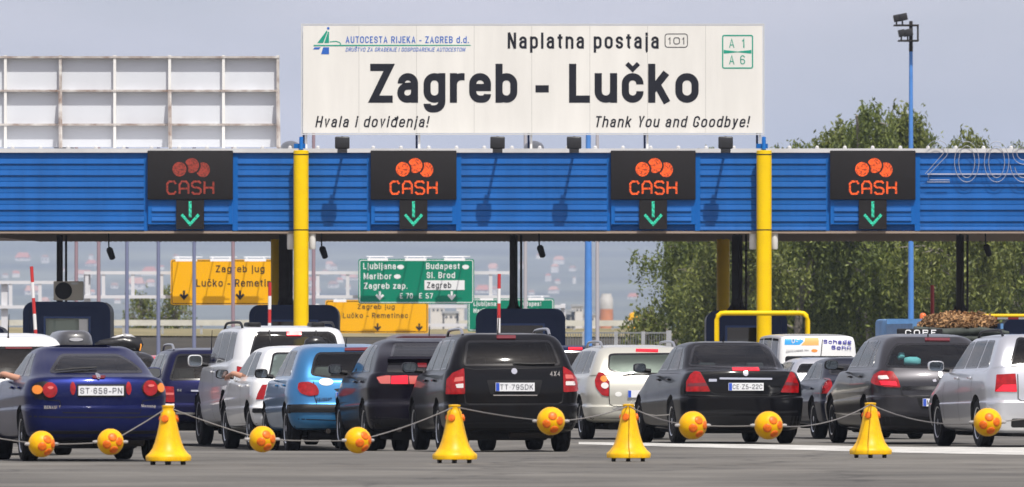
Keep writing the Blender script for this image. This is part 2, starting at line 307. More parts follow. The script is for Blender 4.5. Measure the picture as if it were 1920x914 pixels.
lg = n.nodes.new('ShaderNodeTexNoise'); lg.inputs['Scale'].default_value = .11; lg.inputs['Detail'].default_value = 6; lg.inputs['Roughness'].default_value = .7; n.links.new(t.outputs['Object'], lg.inputs['Vector'])
lr = n.nodes.new('ShaderNodeMapRange'); lr.inputs[1].default_value = .38; lr.inputs[2].default_value = .6; lr.inputs[3].default_value = .64; lr.inputs[4].default_value = 1.16; n.links.new(lg.outputs[0], lr.inputs[0])
m3 = n.nodes.new('ShaderNodeMixRGB'); m3.blend_type = 'MULTIPLY'; m3.inputs[0].default_value = 1; n.links.new(mm.outputs[0], m3.inputs[1]); n.links.new(lr.outputs[0], m3.inputs[2]); mm = m3
n.links.new(sr.outputs[0], m2.inputs[0]); n.links.new(mm.outputs[0], m2.inputs[1]); n.links.new(m2.outputs[0], b.inputs['Base Color'])
gpt = lambda px, py: (fx(px, dist(py)), dist(py))
sheet('road_marking', [gpt(1085, 834), gpt(1400, 842), gpt(1700, 850), gpt(1980, 855), gpt(1980, 838), gpt(1700, 839), gpt(1400, 834), gpt(1085, 829.5)], .005,
      mat('road_paint', (.58, .57, .53), .75, noise=.6, nscale=1.6), 'wide white line painted across the asphalt behind the queue')

def terrain(name, ys, zs, x0, x1, nx, amp, m, lab, seed, sc):
    rng = np.random.RandomState(seed); ph = rng.rand(8) * 6.28; fr = (.6 + rng.rand(8) * 4) / sc
    vs = []; fs = []
    for y, z in zip(ys, zs):
        for i in range(nx + 1):
            x = x0 + (x1 - x0) * i / nx; h = sum(math.sin(x * fr[k] + ph[k] + y * fr[(k + 3) % 8] * .6) / (1 + .5 * k) for k in range(8)) / 2.2
            vs.append((x, y, z + amp * h * min(1, max(0, z) / max(zs))))
    W = nx + 1
    for j in range(len(ys) - 1):
        for i in range(nx): fs.append((j * W + i, j * W + i + 1, (j + 1) * W + i + 1, (j + 1) * W + i))
    o = MB().add(vs, fs).build(name, m, smooth=60); return tag(o, lab, None, kind='structure')
SCRUB = mat('bank_scrub', (.055, .042, .024), .95, noise=.6, nscale=.5, col2=(.014, .014, .008), stretch=(.6, 1, 2))
terrain('scrub_bank', [500, 505, 516, 530, 545], [-.5, .5, 1.5, 2.3, 2.72], -240, 240, 140, .22, SCRUB, 'low bank of dark scrub behind the toll plaza', 3, 25)
terrain('embankment', [546, 556, 700, 1300], [2.75, 3.2, 3.35, 3.6], -260, 260, 100, .12, mat('bank_grass', (.30, .24, .12), .95, noise=.4, nscale=.3, col2=(.14, .13, .06), stretch=(.5, 1, 3)), 'strip of dry tan grass on top of the bank', 4, 30)
HILL = mat('hill_green', (.010, .022, .018), .95, noise=.6, nscale=.0016, col2=(.15, .16, .10))
hills_ = terrain('hills', [4700, 7500, 10000, 13000, 16200, 20000, 23400], [5, 29, 75, 144, 225, 288, 180], -4200, 4200, 90, 24, HILL, 'hazy wooded hills on the horizon', 5, 2000)
hz = bpy.data.materials.new('haze'); hz.use_nodes = True; n = hz.node_tree; n.nodes.clear(); o_ = n.nodes.new('ShaderNodeOutputMaterial'); v_ = n.nodes.new('ShaderNodeVolumePrincipled')
v_.inputs['Color'].default_value = (.65, .77, 1.0, 1); v_.inputs['Density'].default_value = .000075; v_.inputs['Anisotropy'].default_value = -.15
n.links.new(v_.outputs[0], o_.inputs['Volume'])
tag(MB().box2((-4600, -60, -1.4), (4600, 24500, 420)).build('haze', hz), 'pale blue summer haze over the plain', None, kind='stuff')

# ------------------------------------------------------------------ toll canopy
DG = 184.0 * KD; SG = F / DG
can = thing('toll_canopy', 'blue louvred toll plaza canopy on thick yellow columns spanning all the lanes', 'canopy', (0, DG, 0))
def lap_wall(px0, px1, y_top, y_bot, front, name, parent, m, step=21.6, frame=0):
    mb = MB(); X0, X1 = fx(px0, DG), fx(px1, DG); zt, zb = fz(y_top, DG), fz(y_bot, DG); k = 0; z = zt; st = step / SG
    prof = []
    while z - zb > .02:
        z2 = max(zb, z - st); prof += [(front - .012, z), (front - .020, z - (z - z2) * .5 + .012), (front - .008, z - (z - z2) * .5), (front - .024, z - (z - z2) * .5 - .012), (front - .045, z2 + .03), (front - .045, z2 + .012), (front + .004, z2)]; z = z2
    n = len(prof); vs = [(X0, y, z) for y, z in prof] + [(X1, y, z) for y, z in prof]
    mb.add(vs, [(i, i + 1, n + i + 1, n + i) for i in range(n - 1)]); mb.box2((X0, front + .01, zb), (X1, front + .12, zt))
    return mb.build(name, m, parent)
cash = [(277, 437), (695, 856), (1145, 1304), (1556, 1716)]
prev = -90
for a, b in cash: lap_wall(prev, a - 7, 287, 433, DG, 'fascia', can, BLUE); prev = b + 9
lap_wall(prev, 2010, 287, 433, DG, 'fascia', can, BLUE)
for a, b in cash:                                     # plain blue frame strips beside each lane sign and the recessed bay behind it
    mb = MB(); 
    mb.box2((fx(a - 7, DG), DG - .02, fz(433, DG)), (fx(a + 1, DG), DG + .12, fz(287, DG)))
    mb.box2((fx(b - 1, DG), DG - .035, fz(433, DG)), (fx(b + 9, DG), DG + .12, fz(287, DG)))
    mb.box2((fx(a + 1, DG) + .002, DG + .05, fz(433, DG)), (fx(b - 1, DG) - .002, DG + .12, fz(287, DG)))
    mb.build('sign_frame', BLUE2, can)
    lap_wall(a + 8, b - 8, 380, 416, DG - .10, 'louvre_panel', can, BLUE, 18)
    mb = MB()
    for q0, q1, r0, r1 in ((a + 1, b - 1, 373, 380), (a + 1, b - 1, 416, 421), (a + 1, a + 8, 380, 416), (b - 8, b - 1, 380, 416)):
        mb.box2((fx(q0, DG), DG - .115, fz(r1, DG)), (fx(q1, DG), DG + .04, fz(r0, DG)))
    mb.build('panel_rim', BLUE2, can)
mb = MB(); X0, X1 = fx(-95, DG), fx(2015, DG)          # roof sheet, its pale edge with bumps, corrugated soffit
mb.box2((X0, DG - .10, fz(287, DG) + .003), (X1, DG + 20, fz(279, DG)))
for px in range(-80, 2010, 52): mb.lathe([(.05, 0), (.045, .04), (.02, .07)], (fx(px, DG), DG - .05, fz(279, DG)), 8)
mb.build('roof_edge', mat('roof_grey', (.62, .62, .62), .5, noise=.15, nscale=1), can)
vs = []; fs = []; k = 0; nx = 420
for i in range(nx + 1):
    x = X0 + (X1 - X0) * i / nx; z = fz(435, DG) + (.045 if i % 2 else -.01)
    vs += [(x - .0, DG + .0, z), (x + 1.4, DG + 20, z)]
mb = MB().add(vs, [(2 * i, 2 * i + 2, 2 * i + 3, 2 * i + 1) for i in range(nx)]); mb.box2((X0, DG - .02, fz(438, DG)), (X1, DG + .08, fz(434, DG)))
mb.box2((X0, DG + 19.8, fz(434, DG)), (X1, DG + 20, fz(434, DG) + .6))
mb.build('soffit', SOFF, can)
mb = MB(); mb.box2((X0, DG + .125, fz(433, DG) + .06), (X1, DG + .3, fz(288, DG))); mb.build('fascia_backing', STEELD, can)
for px in (565, 1432):
    x = fx(px, DG)
    MB().lathe([(.186, 0), (.186, fz(283, DG) - .01), (.175, fz(283, DG))], (x, DG - .36, 0), 28).build('column', YEL, can, smooth=40)
    for py in (291, 432): MB().lathe([(.188, -.014), (.189, 0), (.188, .014)], (x, DG - .36, fz(py, DG)), 24).build('column_band', BLACKP, can, smooth=40)
    mb = MB(); mb.tube([(x, DG - .2, fz(282, DG)), (x, DG - .1, fz(258, DG))], .05); mb.box2((x - .18, DG - .1, fz(279, DG)), (x + .1, DG + .1, fz(270, DG))); mb.build('column_cap', BLUE2, can)
    for sx in (-1, 1):
        mb = MB().lathe([(.07, 0), (.085, .03), (.085, .55), (.06, .6)], (x + sx * .27, DG + .1, fz(468, DG)), 14); mb.build('downpipe', WHITE, can, smooth=40)
for px, wd, dd in ((112, 11, 6), (536, 26, 6), (963, 15, 6), (1382, 20, 6), (1800, 14, 6)):
    D = DG + dd; x = fx(px, D); h = wd / 2 / F * D
    mb = MB(); mb.box2((x - h, D - .12, 0), (x + h, D + .12, fz(436, D))); mb.tube([(x + h + .09, D - .1, 1), (x + h + .09, D - .1, fz(436, D))], .03, 6); mb.tube([(x + h * .4, D - .15, 1), (x + h * .4, D - .15, fz(436, D))], .025, 6)
    mb.lathe([(h * 2.2, fz(585, D)), (h * 1.2, fz(572, D)), (h, fz(560, D))], (x, D, 0), 12)
    mb.build('support_post', STEELD, can)
for px in (520, 1356):
    D = DG + 15; MB().lathe([(.17, 0), (.17, fz(437, D))], (fx(px, D), D, 0), 20).build('column', YEL, can, smooth=40)

# lane signs
stroke = {'C': [[(1, .8), (.8, 1), (.2, 1), (0, .8), (0, .2), (.2, 0), (.8, 0), (1, .2)]], 'A': [[(0, 0), (0, .75), (.25, 1), (.75, 1), (1, .75), (1, 0)], [(.06, .42), (.94, .42)]],
          'S': [[(1, .85), (.8, 1), (.2, 1), (0, .85), (0, .66), (.2, .53), (.8, .47), (1, .34), (1, .15), (.8, 0), (.2, 0), (0, .15)]], 'H': [[(0, 0), (0, 1)], [(1, 0), (1, 1)], [(.06, .5), (.94, .5)]]}
sign_lab = ['black lane sign with dim red CASH lettering, leftmost over the lanes', 'black lane sign with glowing orange CASH just right of the yellow column beside it',
            'black lane sign with glowing orange CASH under the Thank You and Goodbye corner', 'black lane sign with glowing orange CASH beside the wire year figures']
for i, (a, b) in enumerate(cash):
    c = (a + b) / 2; es = 1.0; D = DG - .22
    ls = thing('lane_sign', sign_lab[i], 'lane sign', (fx(c, DG), DG - .04, fz(430, DG)), group='CASH lane signs on the blue canopy')
    LO = led('led_dim', (.55, .06, .03), .55) if i == 0 else led('led_orange', (1, .11, .008), 1.15)
    LG = led('led_green', (.03, .68, .42), 1.0)
    mb = MB(); mb.box2((fx(a, DG), D, fz(375, DG)), (fx(b, DG), DG + .03, fz(283, DG))); bevel(mb.build('board', BOARD, ls), .02)
    mb = MB(); mb.box2((fx(c - 26, DG), D + .02, fz(430, DG)), (fx(c + 26, DG), DG + .03, fz(375.3, DG))); ab = mb.build('arrow_board', BOARD, ls)
    f0 = D - .004
    def P2(u, v): return (fx(c + u, DG), fz(v, DG))
    def cut(poly, cx, cy, r): return [(x, y) if (x - cx) ** 2 + (y - cy) ** 2 > r * r else (cx + (x - cx) * r / math.hypot(x - cx, y - cy), cy + (y - cy) * r / math.hypot(x - cx, y - cy)) for x, y in poly]
    d1, d2, d3 = ell(-20, 318, 13, 13.5, 28), ell(3, 311, 13.5, 14, 28), ell(24, 319, 13, 14, 28)
    for poly in (d1, cut(d2, -20, 318, 16.5), cut(d3, 3, 311, 17)):
        MB().prism([P2(*q) for q in poly], f0, D + .01).build('coin_symbol', LO, ls)
    mb = MB()
    for k, ch in enumerate('CASH'):
        for pl in stroke[ch]: mb.ribbon([P2(-43 + 23.3 * k + q[0] * 16.5, 364 - q[1] * 23) for q in pl], 3.6 / SG, f0, D + .01)
    mb.build('lettering', LO, ls)
    mb = MB(); f1 = f0 + .02; mb.ribbon([P2(0, 378), P2(0, 408)], 5.2 / SG, f1, D + .03); mb.ribbon([P2(-16, 403), P2(0, 421), P2(16, 403)], 5.2 / SG, f1 - .003, D + .03)
    mb.build('green_arrow', LG, ls)

# wire year figures
yr = thing('wire_year_figures', 'bent wire outline figures 2009 fixed across the top edge of the blue canopy', 'year figures', (fx(1830, DG), DG - .2, fz(350, DG)))
def wires(lines, wd=1.3):
    mb = MB()
    for l in lines: mb.tube([(fx(a, DG), DG - .2, fz(b, DG)) for a, b in l], wd / 2 / SG, 6)
    return mb
WIREM = mat('wire_grey', (.33, .345, .39), .5, .2)
arc = lambda cx, cy, rx, ry, a0, a1, n=16: [(cx + rx * math.cos(R(a0 + (a1 - a0) * k / n)), cy - ry * math.sin(R(a0 + (a1 - a0) * k / n))) for k in range(n + 1)]
wires([arc(1757, 283, 20, 19, 160, -40) + [(1742, 326), (1738, 342), (1780, 342), (1780, 338), (1742, 338)], arc(1757, 283, 12, 12, 170, -35) + [(1734, 327)]]).build('figure_two', WIREM, yr)
for cx in (1812, 1868):
    wires([arc(cx, 304, 23, 38, 0, 360, 28), arc(cx, 304, 15, 30, 0, 360, 28)]).build('figure_zero', WIREM, yr)
wires([arc(1920, 288, 22, 21, 0, 360, 24), arc(1920, 288, 14, 13, 0, 360, 20), arc(1918, 304, 25, 38, 10, -170, 16), arc(1918, 304, 17, 30, 10, -160, 16)]).build('figure_nine', WIREM, yr)
mb = MB()
for py in (327,): mb.box2((fx(1738, DG), DG - .17, fz(py + 1, DG)), (fx(1950, DG), DG - .15, fz(py - 1, DG)))
for px in (1745, 1812, 1868, 1925): mb.box2((fx(px - 1, DG), DG - .15, fz(328, DG)), (fx(px + 1, DG), DG - .02, fz(326, DG)))
mb.build('mounting_bar', mat('bar_white', (.5, .5, .55), .5), yr)

# ------------------------------------------------------------------ big name sign
DS = DG + .25; KS = DS / F
sg = thing('station_sign', 'huge cream sign reading Zagreb - Lučko standing on top of the toll canopy', 'sign', (fx(998, DS), DS, fz(280, DS)))
mb = MB(); mb.box2((fx(568, DS), DS, fz(250, DS)), (fx(1430, DS), DS + .09, fz(48, DS))); mb.build('panel', CREAM, sg)
mb = MB()
for px in (673, 781, 889, 997, 1106, 1214, 1323): mb.box2((fx(px, DS) - .006, DS - .0015, fz(249, DS)), (fx(px, DS) + .006, DS + .02, fz(49, DS)))
mb.build('panel_joint', mat('joint_grey', (.5, .49, .46), .6), sg)
mb = MB(); X0, X1, Z0, Z1 = fx(567, DS), fx(1431, DS), fz(251, DS), fz(47, DS)
mb.box2((X0 - .03, DS - .012, Z1), (X1 + .03, DS + .1, Z1 + .03)); mb.box2((X0 - .03, DS - .012, Z0 - .03), (X1 + .03, DS + .1, Z0)); mb.box2((X0 - .03, DS - .012, Z0), (X0, DS + .1, Z1)); mb.box2((X1, DS - .012, Z0), (X1 + .03, DS + .1, Z1))
mb.build('edge_trim', mat('trim_grey', (.55, .56, .57), .4), sg)
for px in (570, 782, 992, 1210, 1421):
    mb = MB(); mb.box2((fx(px - 3, DS), DS + .3, fz(281, DS)), (fx(px + 1, DS), DS + .36, fz(60, DS))); mb.build('post', NAVY, sg)
    mb = MB(); mb.box2((fx(px + 2, DS), DS + .12, fz(281, DS)), (fx(px + 6, DS), DS + .2, fz(150, DS))); mb.build('post', WHITE, sg)
T = lambda name, s, x0, x1, base, cap, m=INK, bold=.15, shear=0, sp=1.0: ptext(name, s, x0, x1, base, cap, DS, m, sg, bold, shear, spacing=sp)
T('main_lettering', 'Zagreb', 690, 970, 193, 73, bold=.185, sp=.62); T('main_lettering', '-', 1004, 1029, 193, 73, bold=.185, sp=.62); T('main_lettering', 'Lučko', 1067, 1310, 193, 73, bold=.185, sp=.62)
T('upper_lettering', 'Naplatna postaja', 952, 1235, 91.5, 30, bold=.15, sp=1.25)
T('lower_lettering', 'Hvala i doviđenja!', 591, 806, 239, 21, bold=.135, shear=.22, sp=1.25); T('lower_lettering', 'Thank You and Goodbye!', 1118, 1407, 239, 21, bold=.135, shear=.22, sp=1.25)
LB = mat('logo_blue', (.02, .12, .48), .5); LGN = mat('logo_green', (.0, .30, .20), .5)
T('company_lettering', 'AUTOCESTA RIJEKA - ZAGREB d.d.', 648, 879, 81, 12.5, LB, bold=.14, sp=1.1)
T('company_lettering', 'DRUŠTVO ZA GRAĐENJE I GOSPODARENJE AUTOCESTOM', 648, 873, 97, 7.5, LB, bold=.13, shear=.22)
T('number_lettering', '101', 1253, 1283, 83.5, 13, bold=.11)
mb = MB().ribbon(rrect(fx(1247, DS), fz(89, DS), fx(1289, DS), fz(64, DS), 5 * KS), 1.4 * KS, DS - .005, DS + .01, True); mb.build('number_frame', INK, sg)
mb = MB(); q = lambda poly: mb.prism(pp(poly, DS), DS - .006, DS + .01)
q([(595, 81), (613, 57), (614, 60), (606, 81)]); q([(608, 81), (615, 60), (617, 60), (617, 81)]); q([(588, 84.5), (882, 84.5), (883, 86), (588, 87)])
mb.ribbon(pp([(618, 79), (630, 78), (637, 80), (639, 84)], DS), 1.8 * KS, DS - .004, DS + .01); mb.build('logo_sail', LGN, sg)
mb = MB(); q([(590, 89), (601, 89), (598, 93), (587, 93)]); q([(606, 89), (617, 89), (617, 102), (602, 102)]); q(ell(615.5, 53.5, 2.4, 2.4, 12)); mb.build('logo_base', LB, sg)
mb = MB().ribbon(rrect(fx(1355, DS), fz(128, DS), fx(1411, DS), fz(67, DS), 3 * KS), 2.4 * KS, DS - .005, DS + .01, True)
mb.prism(pp([(1357, 94), (1383, 97), (1409, 94), (1409, 101), (1383, 98.5), (1357, 101)], DS), DS - .004, DS + .01); mb.build('route_frame', LGN, sg)
for s, x0, x1, base in (('A', 1367, 1377, 90), ('1', 1391, 1396, 90), ('A', 1367, 1377, 121), ('6', 1388, 1397, 121)): T('route_lettering', s, x0, x1, base, 17, LGN, bold=.1)

# floodlights for the sign
LAMPB = mat('lamp_black', (.02, .02, .022), .4)
fl_lab = ['black floodlight on an arm below the Hvala lettering', 'black floodlight between the word Zagreb and the canopy', 'black floodlight below the Thank You lettering', 'black floodlight below the word Goodbye beside a yellow column']
for px, lab in zip((643, 933, 1076, 1359), fl_lab):
    x = fx(px, DG); D = DG - 1.03; f0 = thing('floodlight', lab, 'floodlight', (x, DG, fz(285, DG)), group='floodlights along the top of the canopy')
    mb = MB(); mb.tube([(x, DG - .02, fz(285, DG)), (x - .01, D + .15, fz(284, D))], .035); mb.build('arm', BLUE2, f0)
    mb = MB(); mb.box((x, D, fz(268, D)), (.36, .13, .30)); h = bevel(mb.build('lamp_head', LAMPB, f0), .035, 3)
    mb = MB(); mb.box2((x - .12, D - .05, fz(287, D)), (x + .12, D + .05, fz(279.5, D))); mb.box2((x - .03, D - .02, fz(281, D)), (x + .03, D + .16, fz(256, D))); mb.build('bracket', LAMPB, h, world=False)
    h2 = h.children[0]; h2.data.transform(Matrix.Translation(-f0.location))

# roof domes
for px, lab in ((120, 'small grey roof dome in front of the old billboard'), (545, 'small grey roof dome between billboard and name sign'), (1001, 'small grey roof dome behind the middle sign post')):
    D = DG + 2; mb = MB().lathe([(.26, 0), (.25, .08), (.2, .15), (.1, .2), (.02, .215)], (fx(px, D), D, fz(279, D) - .02), 20)
    o = mb.build('roof_dome', mat('dome_grey', (.4, .42, .44), .3), smooth=50); tag(o, lab, 'roof dome', 'roof domes on the canopy')

# billboard seen from behind
DB = DG + 1.2
bb = thing('billboard', 'old white billboard frame with rusty lattice standing on the canopy roof', 'billboard', (fx(250, DB), DB, fz(278, DB)))
mb = MB(); mb.box2((fx(-60, DB), DB + .2, fz(276, DB)), (fx(521, DB), DB + .23, fz(106, DB))); mb.build('sheet', mat('billboard_sheet', (.63, .655, .70), .6, spec=.2, noise=.06, nscale=.6, stretch=(1, 1, .3)), bb)
for px in (10, 113, 215, 318, 419, 521):
    mb = MB(); mb.box2((fx(px - 2.6, DB), DB + .02, fz(278, DB)), (fx(px + 2.6, DB), DB + .2, fz(104, DB))); mb.build('upright', RUSTY if px in (113, 521) else WHITE, bb)
for k, py in enumerate((107.5, 170.5, 234)):
    mb = MB(); mb.box2((fx(-60, DB), DB + .0, fz(py + 1.9, DB)), (fx(524, DB), DB + .198, fz(py - 1.9, DB))); mb.build('rail', RUSTY, bb)
for px in (113, 318, 521):
    mb = MB(); a = Vector((fx(px, DB), DB - .02, fz(172, DB))); b = Vector((fx(px + 3, DB), DB - .75, fz(279, DB))); mb.tube([a, b], .045, 4); mb.build('brace', RUSTY, bb)

# ------------------------------------------------------------------ hanging cameras, booths, barriers, height guard
for px, py, lab in ((208, 474, 'small dark camera hanging from the soffit beside the leftmost booth'), (607, 472, 'small dark camera hanging just right of a yellow column'), (1015, 470, 'small dark camera hanging between green sign and blue mast'), (1852, 468, 'small dark camera hanging against the trees at far right')):
    D = DG + 1.5; x = fx(px, D); z = fz(py, D); t = thing('hanging_camera', lab, 'camera', (x, D, z), group='cameras under the canopy')
    mb = MB(); mb.tube([(x - .06, D, fz(436, D)), (x - .05, D, z + .1)], .018, 6); mb.build('rod', BLACKP, t)
    mb = MB(); mb.lathe([(.05, -.15), (.075, -.13), (.085, .12), (.06, .16)], (0, 0, 0), 12); o = mb.build('housing', BLACKP, t, smooth=40, world=False); o.rotation_euler = (R(25), R(-18), 0); o.location = (0, 0, -.03)

BGL = glass('booth_glass', (.35, .38, .38), .03)
def booth(pc, wpx, ytop, D, lab, win=True, notice=None):
    s = F / D; x = fx(pc, D); hw = wpx / 2 / s; zt = fz(ytop, D)
    t = thing('toll_booth', lab, 'toll booth', (x, D, 0), group='navy toll booths under the canopy')
    mb = MB(); mb.box2((x - hw - .25, D - .9, 0), (x + hw + .25, D + 5, .18)); mb.build('island', mat('concrete', (.38, .37, .35), .8, noise=.2), t)
    out = rrect(x - hw, .2, x + hw, zt, .24); mb = MB(); wz0, wz1 = 1.25, zt - .42; wx0, wx1 = x - hw * .48, x + hw * .5
    mb.ribbon(rrect(x - hw + .07, .25, x + hw - .07, zt - .07, .2), .14, D - .04, D + 2.4, True)   # rounded surround
    mb.box2((x - hw + .1, D, .2), (x + hw - .1, D + .08, wz0)); mb.box2((x - hw + .1, D, wz1), (x + hw - .1, D + .08, zt - .1))
    mb.box2((x - hw + .1, D, wz0), (wx0, D + .08, wz1)); mb.box2((wx1, D, wz0), (x + hw - .1, D + .08, wz1)); mb.box2((x - hw + .1, D + 2.3, .2), (x + hw - .1, D + 2.36, zt - .1))
    mb.build('shell', NAVY, t)
    mb = MB(); mb.box2((wx0 - .0, D + .03, wz0), (wx1, D + .05, wz1)); mb.build('window', glass('booth_glass_clear', (.85, .88, .86)) if notice else BGL, t)
    mb = MB()
    for c0, c1 in (((wx0 - .05, wz0), (wx0, wz1 + .05)), ((wx1, wz0), (wx1 + .05, wz1 + .05)), ((wx0, wz1), (wx1, wz1 + .05))): mb.box2((c0[0], D - .03, c0[1]), (c1[0], D - .002, c1[1]))
    mb.build('window_frame', mat('booth_blue', (.012, .05, .19), .3), t)
    mb = MB(); mb.box2((wx0 - .1, D + (.16 if notice else 1.2), .3), (wx1 + .1, D + (.2 if notice else 1.25), zt - .3)); mb.build('blind', mat('blind_pale', (.72, .76, .70), .9) if notice else mat('blind_grey', (.30, .33, .31), .8), t)
    if notice:
        mb = MB(); mb.box2((wx1 - .24, D + .005, wz0 + .02), (wx1 - .02, D + .02, wz1 - .02)); n0 = mb.build('notice', mat('notice_grey', (.8, .8, .78), .7), t)
        link('notice_lettering', text_mesh(notice, .1, .2, .15), INK, t, (wx1 - .13 - x, -.004, wz0 + .25))
        mb = MB(); mb.box2((wx0 + .1, D + .6, .9), (wx0 + .9, D + .9, 1.75)); mb.build('desk_screen', mat('pale_blind', (.42, .45, .42), .8), t)
    return t
booth(125, 164, 566, DG + 4, 'navy toll booth with white notice 8 in its window and an air conditioner on top', notice='8')
booth(551, 168, 572, DG + 4, 'navy toll booth standing directly behind a yellow canopy column')
booth(976, 168, 579, DG + 4, 'navy toll booth behind the black estate car, under the smaller green sign')
booth(1400, 152, 583, DG + 4, 'navy toll booth behind the yellow tube guard', )
booth(-60, 140, 612, DG + 5, 'navy toll booth cut off by the left edge of the photo')
booth(1955, 150, 598, DG + 4, 'dark toll booth cut off by the right edge of the photo')
D = DG + 4.2; x = fx(129, D); zb = fz(566, D) + .03
t = thing('air_conditioner', 'beige air conditioner unit with round fan on the leftmost booth roof', 'air conditioner', (x, D, zb))
mb = MB(); mb.box2((x - .37, D - .3, zb), (x + .37, D + .1, fz(528, D))); bevel(mb.build('casing', mat('beige_metal', (.42, .40, .35), .5), t), .02)
mb = MB().lathe([(.20, -.012), (.215, -.012), (.215, .02), (.2, .02)], (x - .12, D - .3, (zb + fz(528, D)) / 2), 24, 'y'); mb.build('fan_guard', BLACKP, t)
mb = MB(); mb.box2((x + .06, D - .306, fz(534, D)), (x + .24, D - .299, fz(530, D))); mb.build('badge', GALV, t)

RW = [mat('barrier_red', (.55, .03, .03), .4), mat('barrier_white', (.8, .8, .8), .4)]
for (x0, y0, x1, y1, lab) in ((59, 500, 67, 640, 'raised red and white barrier arm in front of the booth with notice 8'), (506, 530, 505, 640, 'raised red and white barrier arm just left of a yellow column'), (936, 514, 935, 640, 'raised red and white barrier arm behind the black estate car'), (1748, 535, 1748, 610, 'raised dim red barrier arm among the trees at right')):
    D = DG - 1.6 if x0 < 1700 else DG + 9; t = thing('barrier_arm', lab, 'barrier', (fx(x1, D), D, 0), group='raised lane barrier arms')
    if x0 < 1700:
        n = 7; k0 = 1.0 / n
        mb = MB(); P0 = Vector((fx(x0, D), D, fz(y0, D))); P1 = Vector((fx(x1 + (x1 - x0) * .6, D), D, .9))
        for k in range(n):
            a, b = P0.lerp(P1, k / n), P0.lerp(P1, (k + 1) / n); mb.tube([a, b], .042, 8, mi=0 if k % 2 == 0 else 1)
    else:
        mb = MB(); P1 = Vector((fx(x1, D), D, .9)); mb.tube([(fx(x0, D), D, fz(y0, D)), P1], .05, 8, mi=0)
    mb.build('arm', RW, t)
    mb = MB(); mb.box2((P1.x - .15, D - .15, 0), (P1.x + .15, D + .15, 1.0)); mb.build('motor_box', YEL, t)

D = DG - 1.0
t = thing('tube_guard', 'bright yellow bent tube guard in front of a navy booth', 'guard', (fx(1429, D), D, 0))
pl = [(1344, 775), (1344, 600), (1346, 593), (1352, 588)] + [(1360, 587.5), (1500, 587.5)] + [(1507, 588.5), (1512, 593), (1514, 600), (1514, 775)]
mb = MB().tube([(fx(a, D), D, fz(b, D) if b < 770 else 0) for a, b in pl], .062, 12); mb.build('tube', YEL, t, smooth=50)
# striped bar at far right
D = DG + 1; t = thing('striped_bar', 'horizontal yellow bar over a red and white striped one at the right edge', 'height bar', (fx(1890, D), D, fz(595, D)))
mb = MB(); mb.tube([(fx(1830, D), D, fz(592, D)), (fx(1990, D), D, fz(592, D))], .04); mb.build('yellow_tube', YEL, t)
mb = MB()
for k in range(7): mb.box2((fx(1850 + k * 20, D), D + .02, fz(599, D)), (fx(1870 + k * 20, D), D + .06, fz(595, D)), k % 2)
mb.build('striped_board', RW, t)

# ------------------------------------------------------------------ masts, overhead signs behind the canopy
MB_ = mat('mast_blue', (.075, .24, .62), .4, noise=.12, nscale=3)
def mast(px, D, ytop, wpx, lab, head):
    x = fx(px, D); r = wpx / 2 / F * D; t = thing('light_mast', lab, 'light mast', (x, D, 0), group='blue floodlight masts')
    zt = fz(ytop, D); mb = MB().lathe([(r * 1.25, 0), (r * 1.0, zt * .55), (r * .72, zt)], (x, D, 0), 14); mb.build('pole', MB_, t, smooth=40)
    if head:
        k = D / F
        mb = MB()
        for py, a, b in ((48, 1676, 1722), (77, 1684, 1722)): mb.box2((fx(a, D), D - .5, fz(py + 1, D)), (fx(b, D), D + .5, fz(py - 1, D)))
        mb.tube([(fx(1721, D), D, fz(77, D)), (fx(1721, D), D, fz(48, D))], .03, 6); mb.lathe([(r * .8, zt - .12), (r * .7, fz(40, D))], (x, D, 0), 10); mb.build('platform', STEELD, t)
        for cx, cy, sw in ((1681, 35, 9), (1692, 33, 13), (1690, 63, 9), (1702, 62, 13)):
            mb = MB(); mb.box((fx(cx, D), D - .2, fz(cy, D)), (sw * 1.3 * k, .5, 13 * k), Matrix.Rotation(R(-12), 4, 'Y').to_euler()); mb.tube([(fx(cx, D), D, fz(cy + 4, D)), (fx(cx, D), D, fz(48 if cy < 50 else 77, D))], .03, 6)
            bevel(mb.build('lamp', LAMPB, t), .03)
mast(1708, 235 * KD, 90, 9.5, 'tall blue mast with black floodlights rising above the trees', True)
mast(1103, 228 * KD, 245, 13, 'blue mast standing between the green signs and the trees', False)
cols = ['pale purple flag pole', 'dull pink flag pole', 'blue flag pole']
for px, kind, lab in ((143, 1, 'slim pinkish pole close beside the leftmost dark post'), (185, 1, 'slim pinkish pole right of the air conditioner'), (238, 0, 'slim bluish pole above the black roof bundle'), (297, 0, 'slim bluish pole left of the yellow sign'), (364, 0, 'slim bluish pole behind the yellow sign, left one'), (437, 1, 'slim pinkish pole behind the yellow sign, right one'), (588, 1, 'slim pinkish pole right of the yellow column'), (985, 1, 'slim grey pole right of the dark post'), (1120, 1, 'slim grey pole right of the blue mast')):
    D = 255 * KD; mb = MB().lathe([(.07, 0), (.055, 9.5), (.05, 10)], (fx(px, D), D, 0), 10)
    m = mat('pole_blue', (.17, .19, .30), .5) if kind == 0 else mat('pole_pink', (.30, .21, .24), .5)
    if px > 900: m = mat('pole_grey', (.42, .4, .42), .5)
    tag(mb.build('flag_pole', m, smooth=40), lab, 'pole', 'slim poles beyond the canopy')

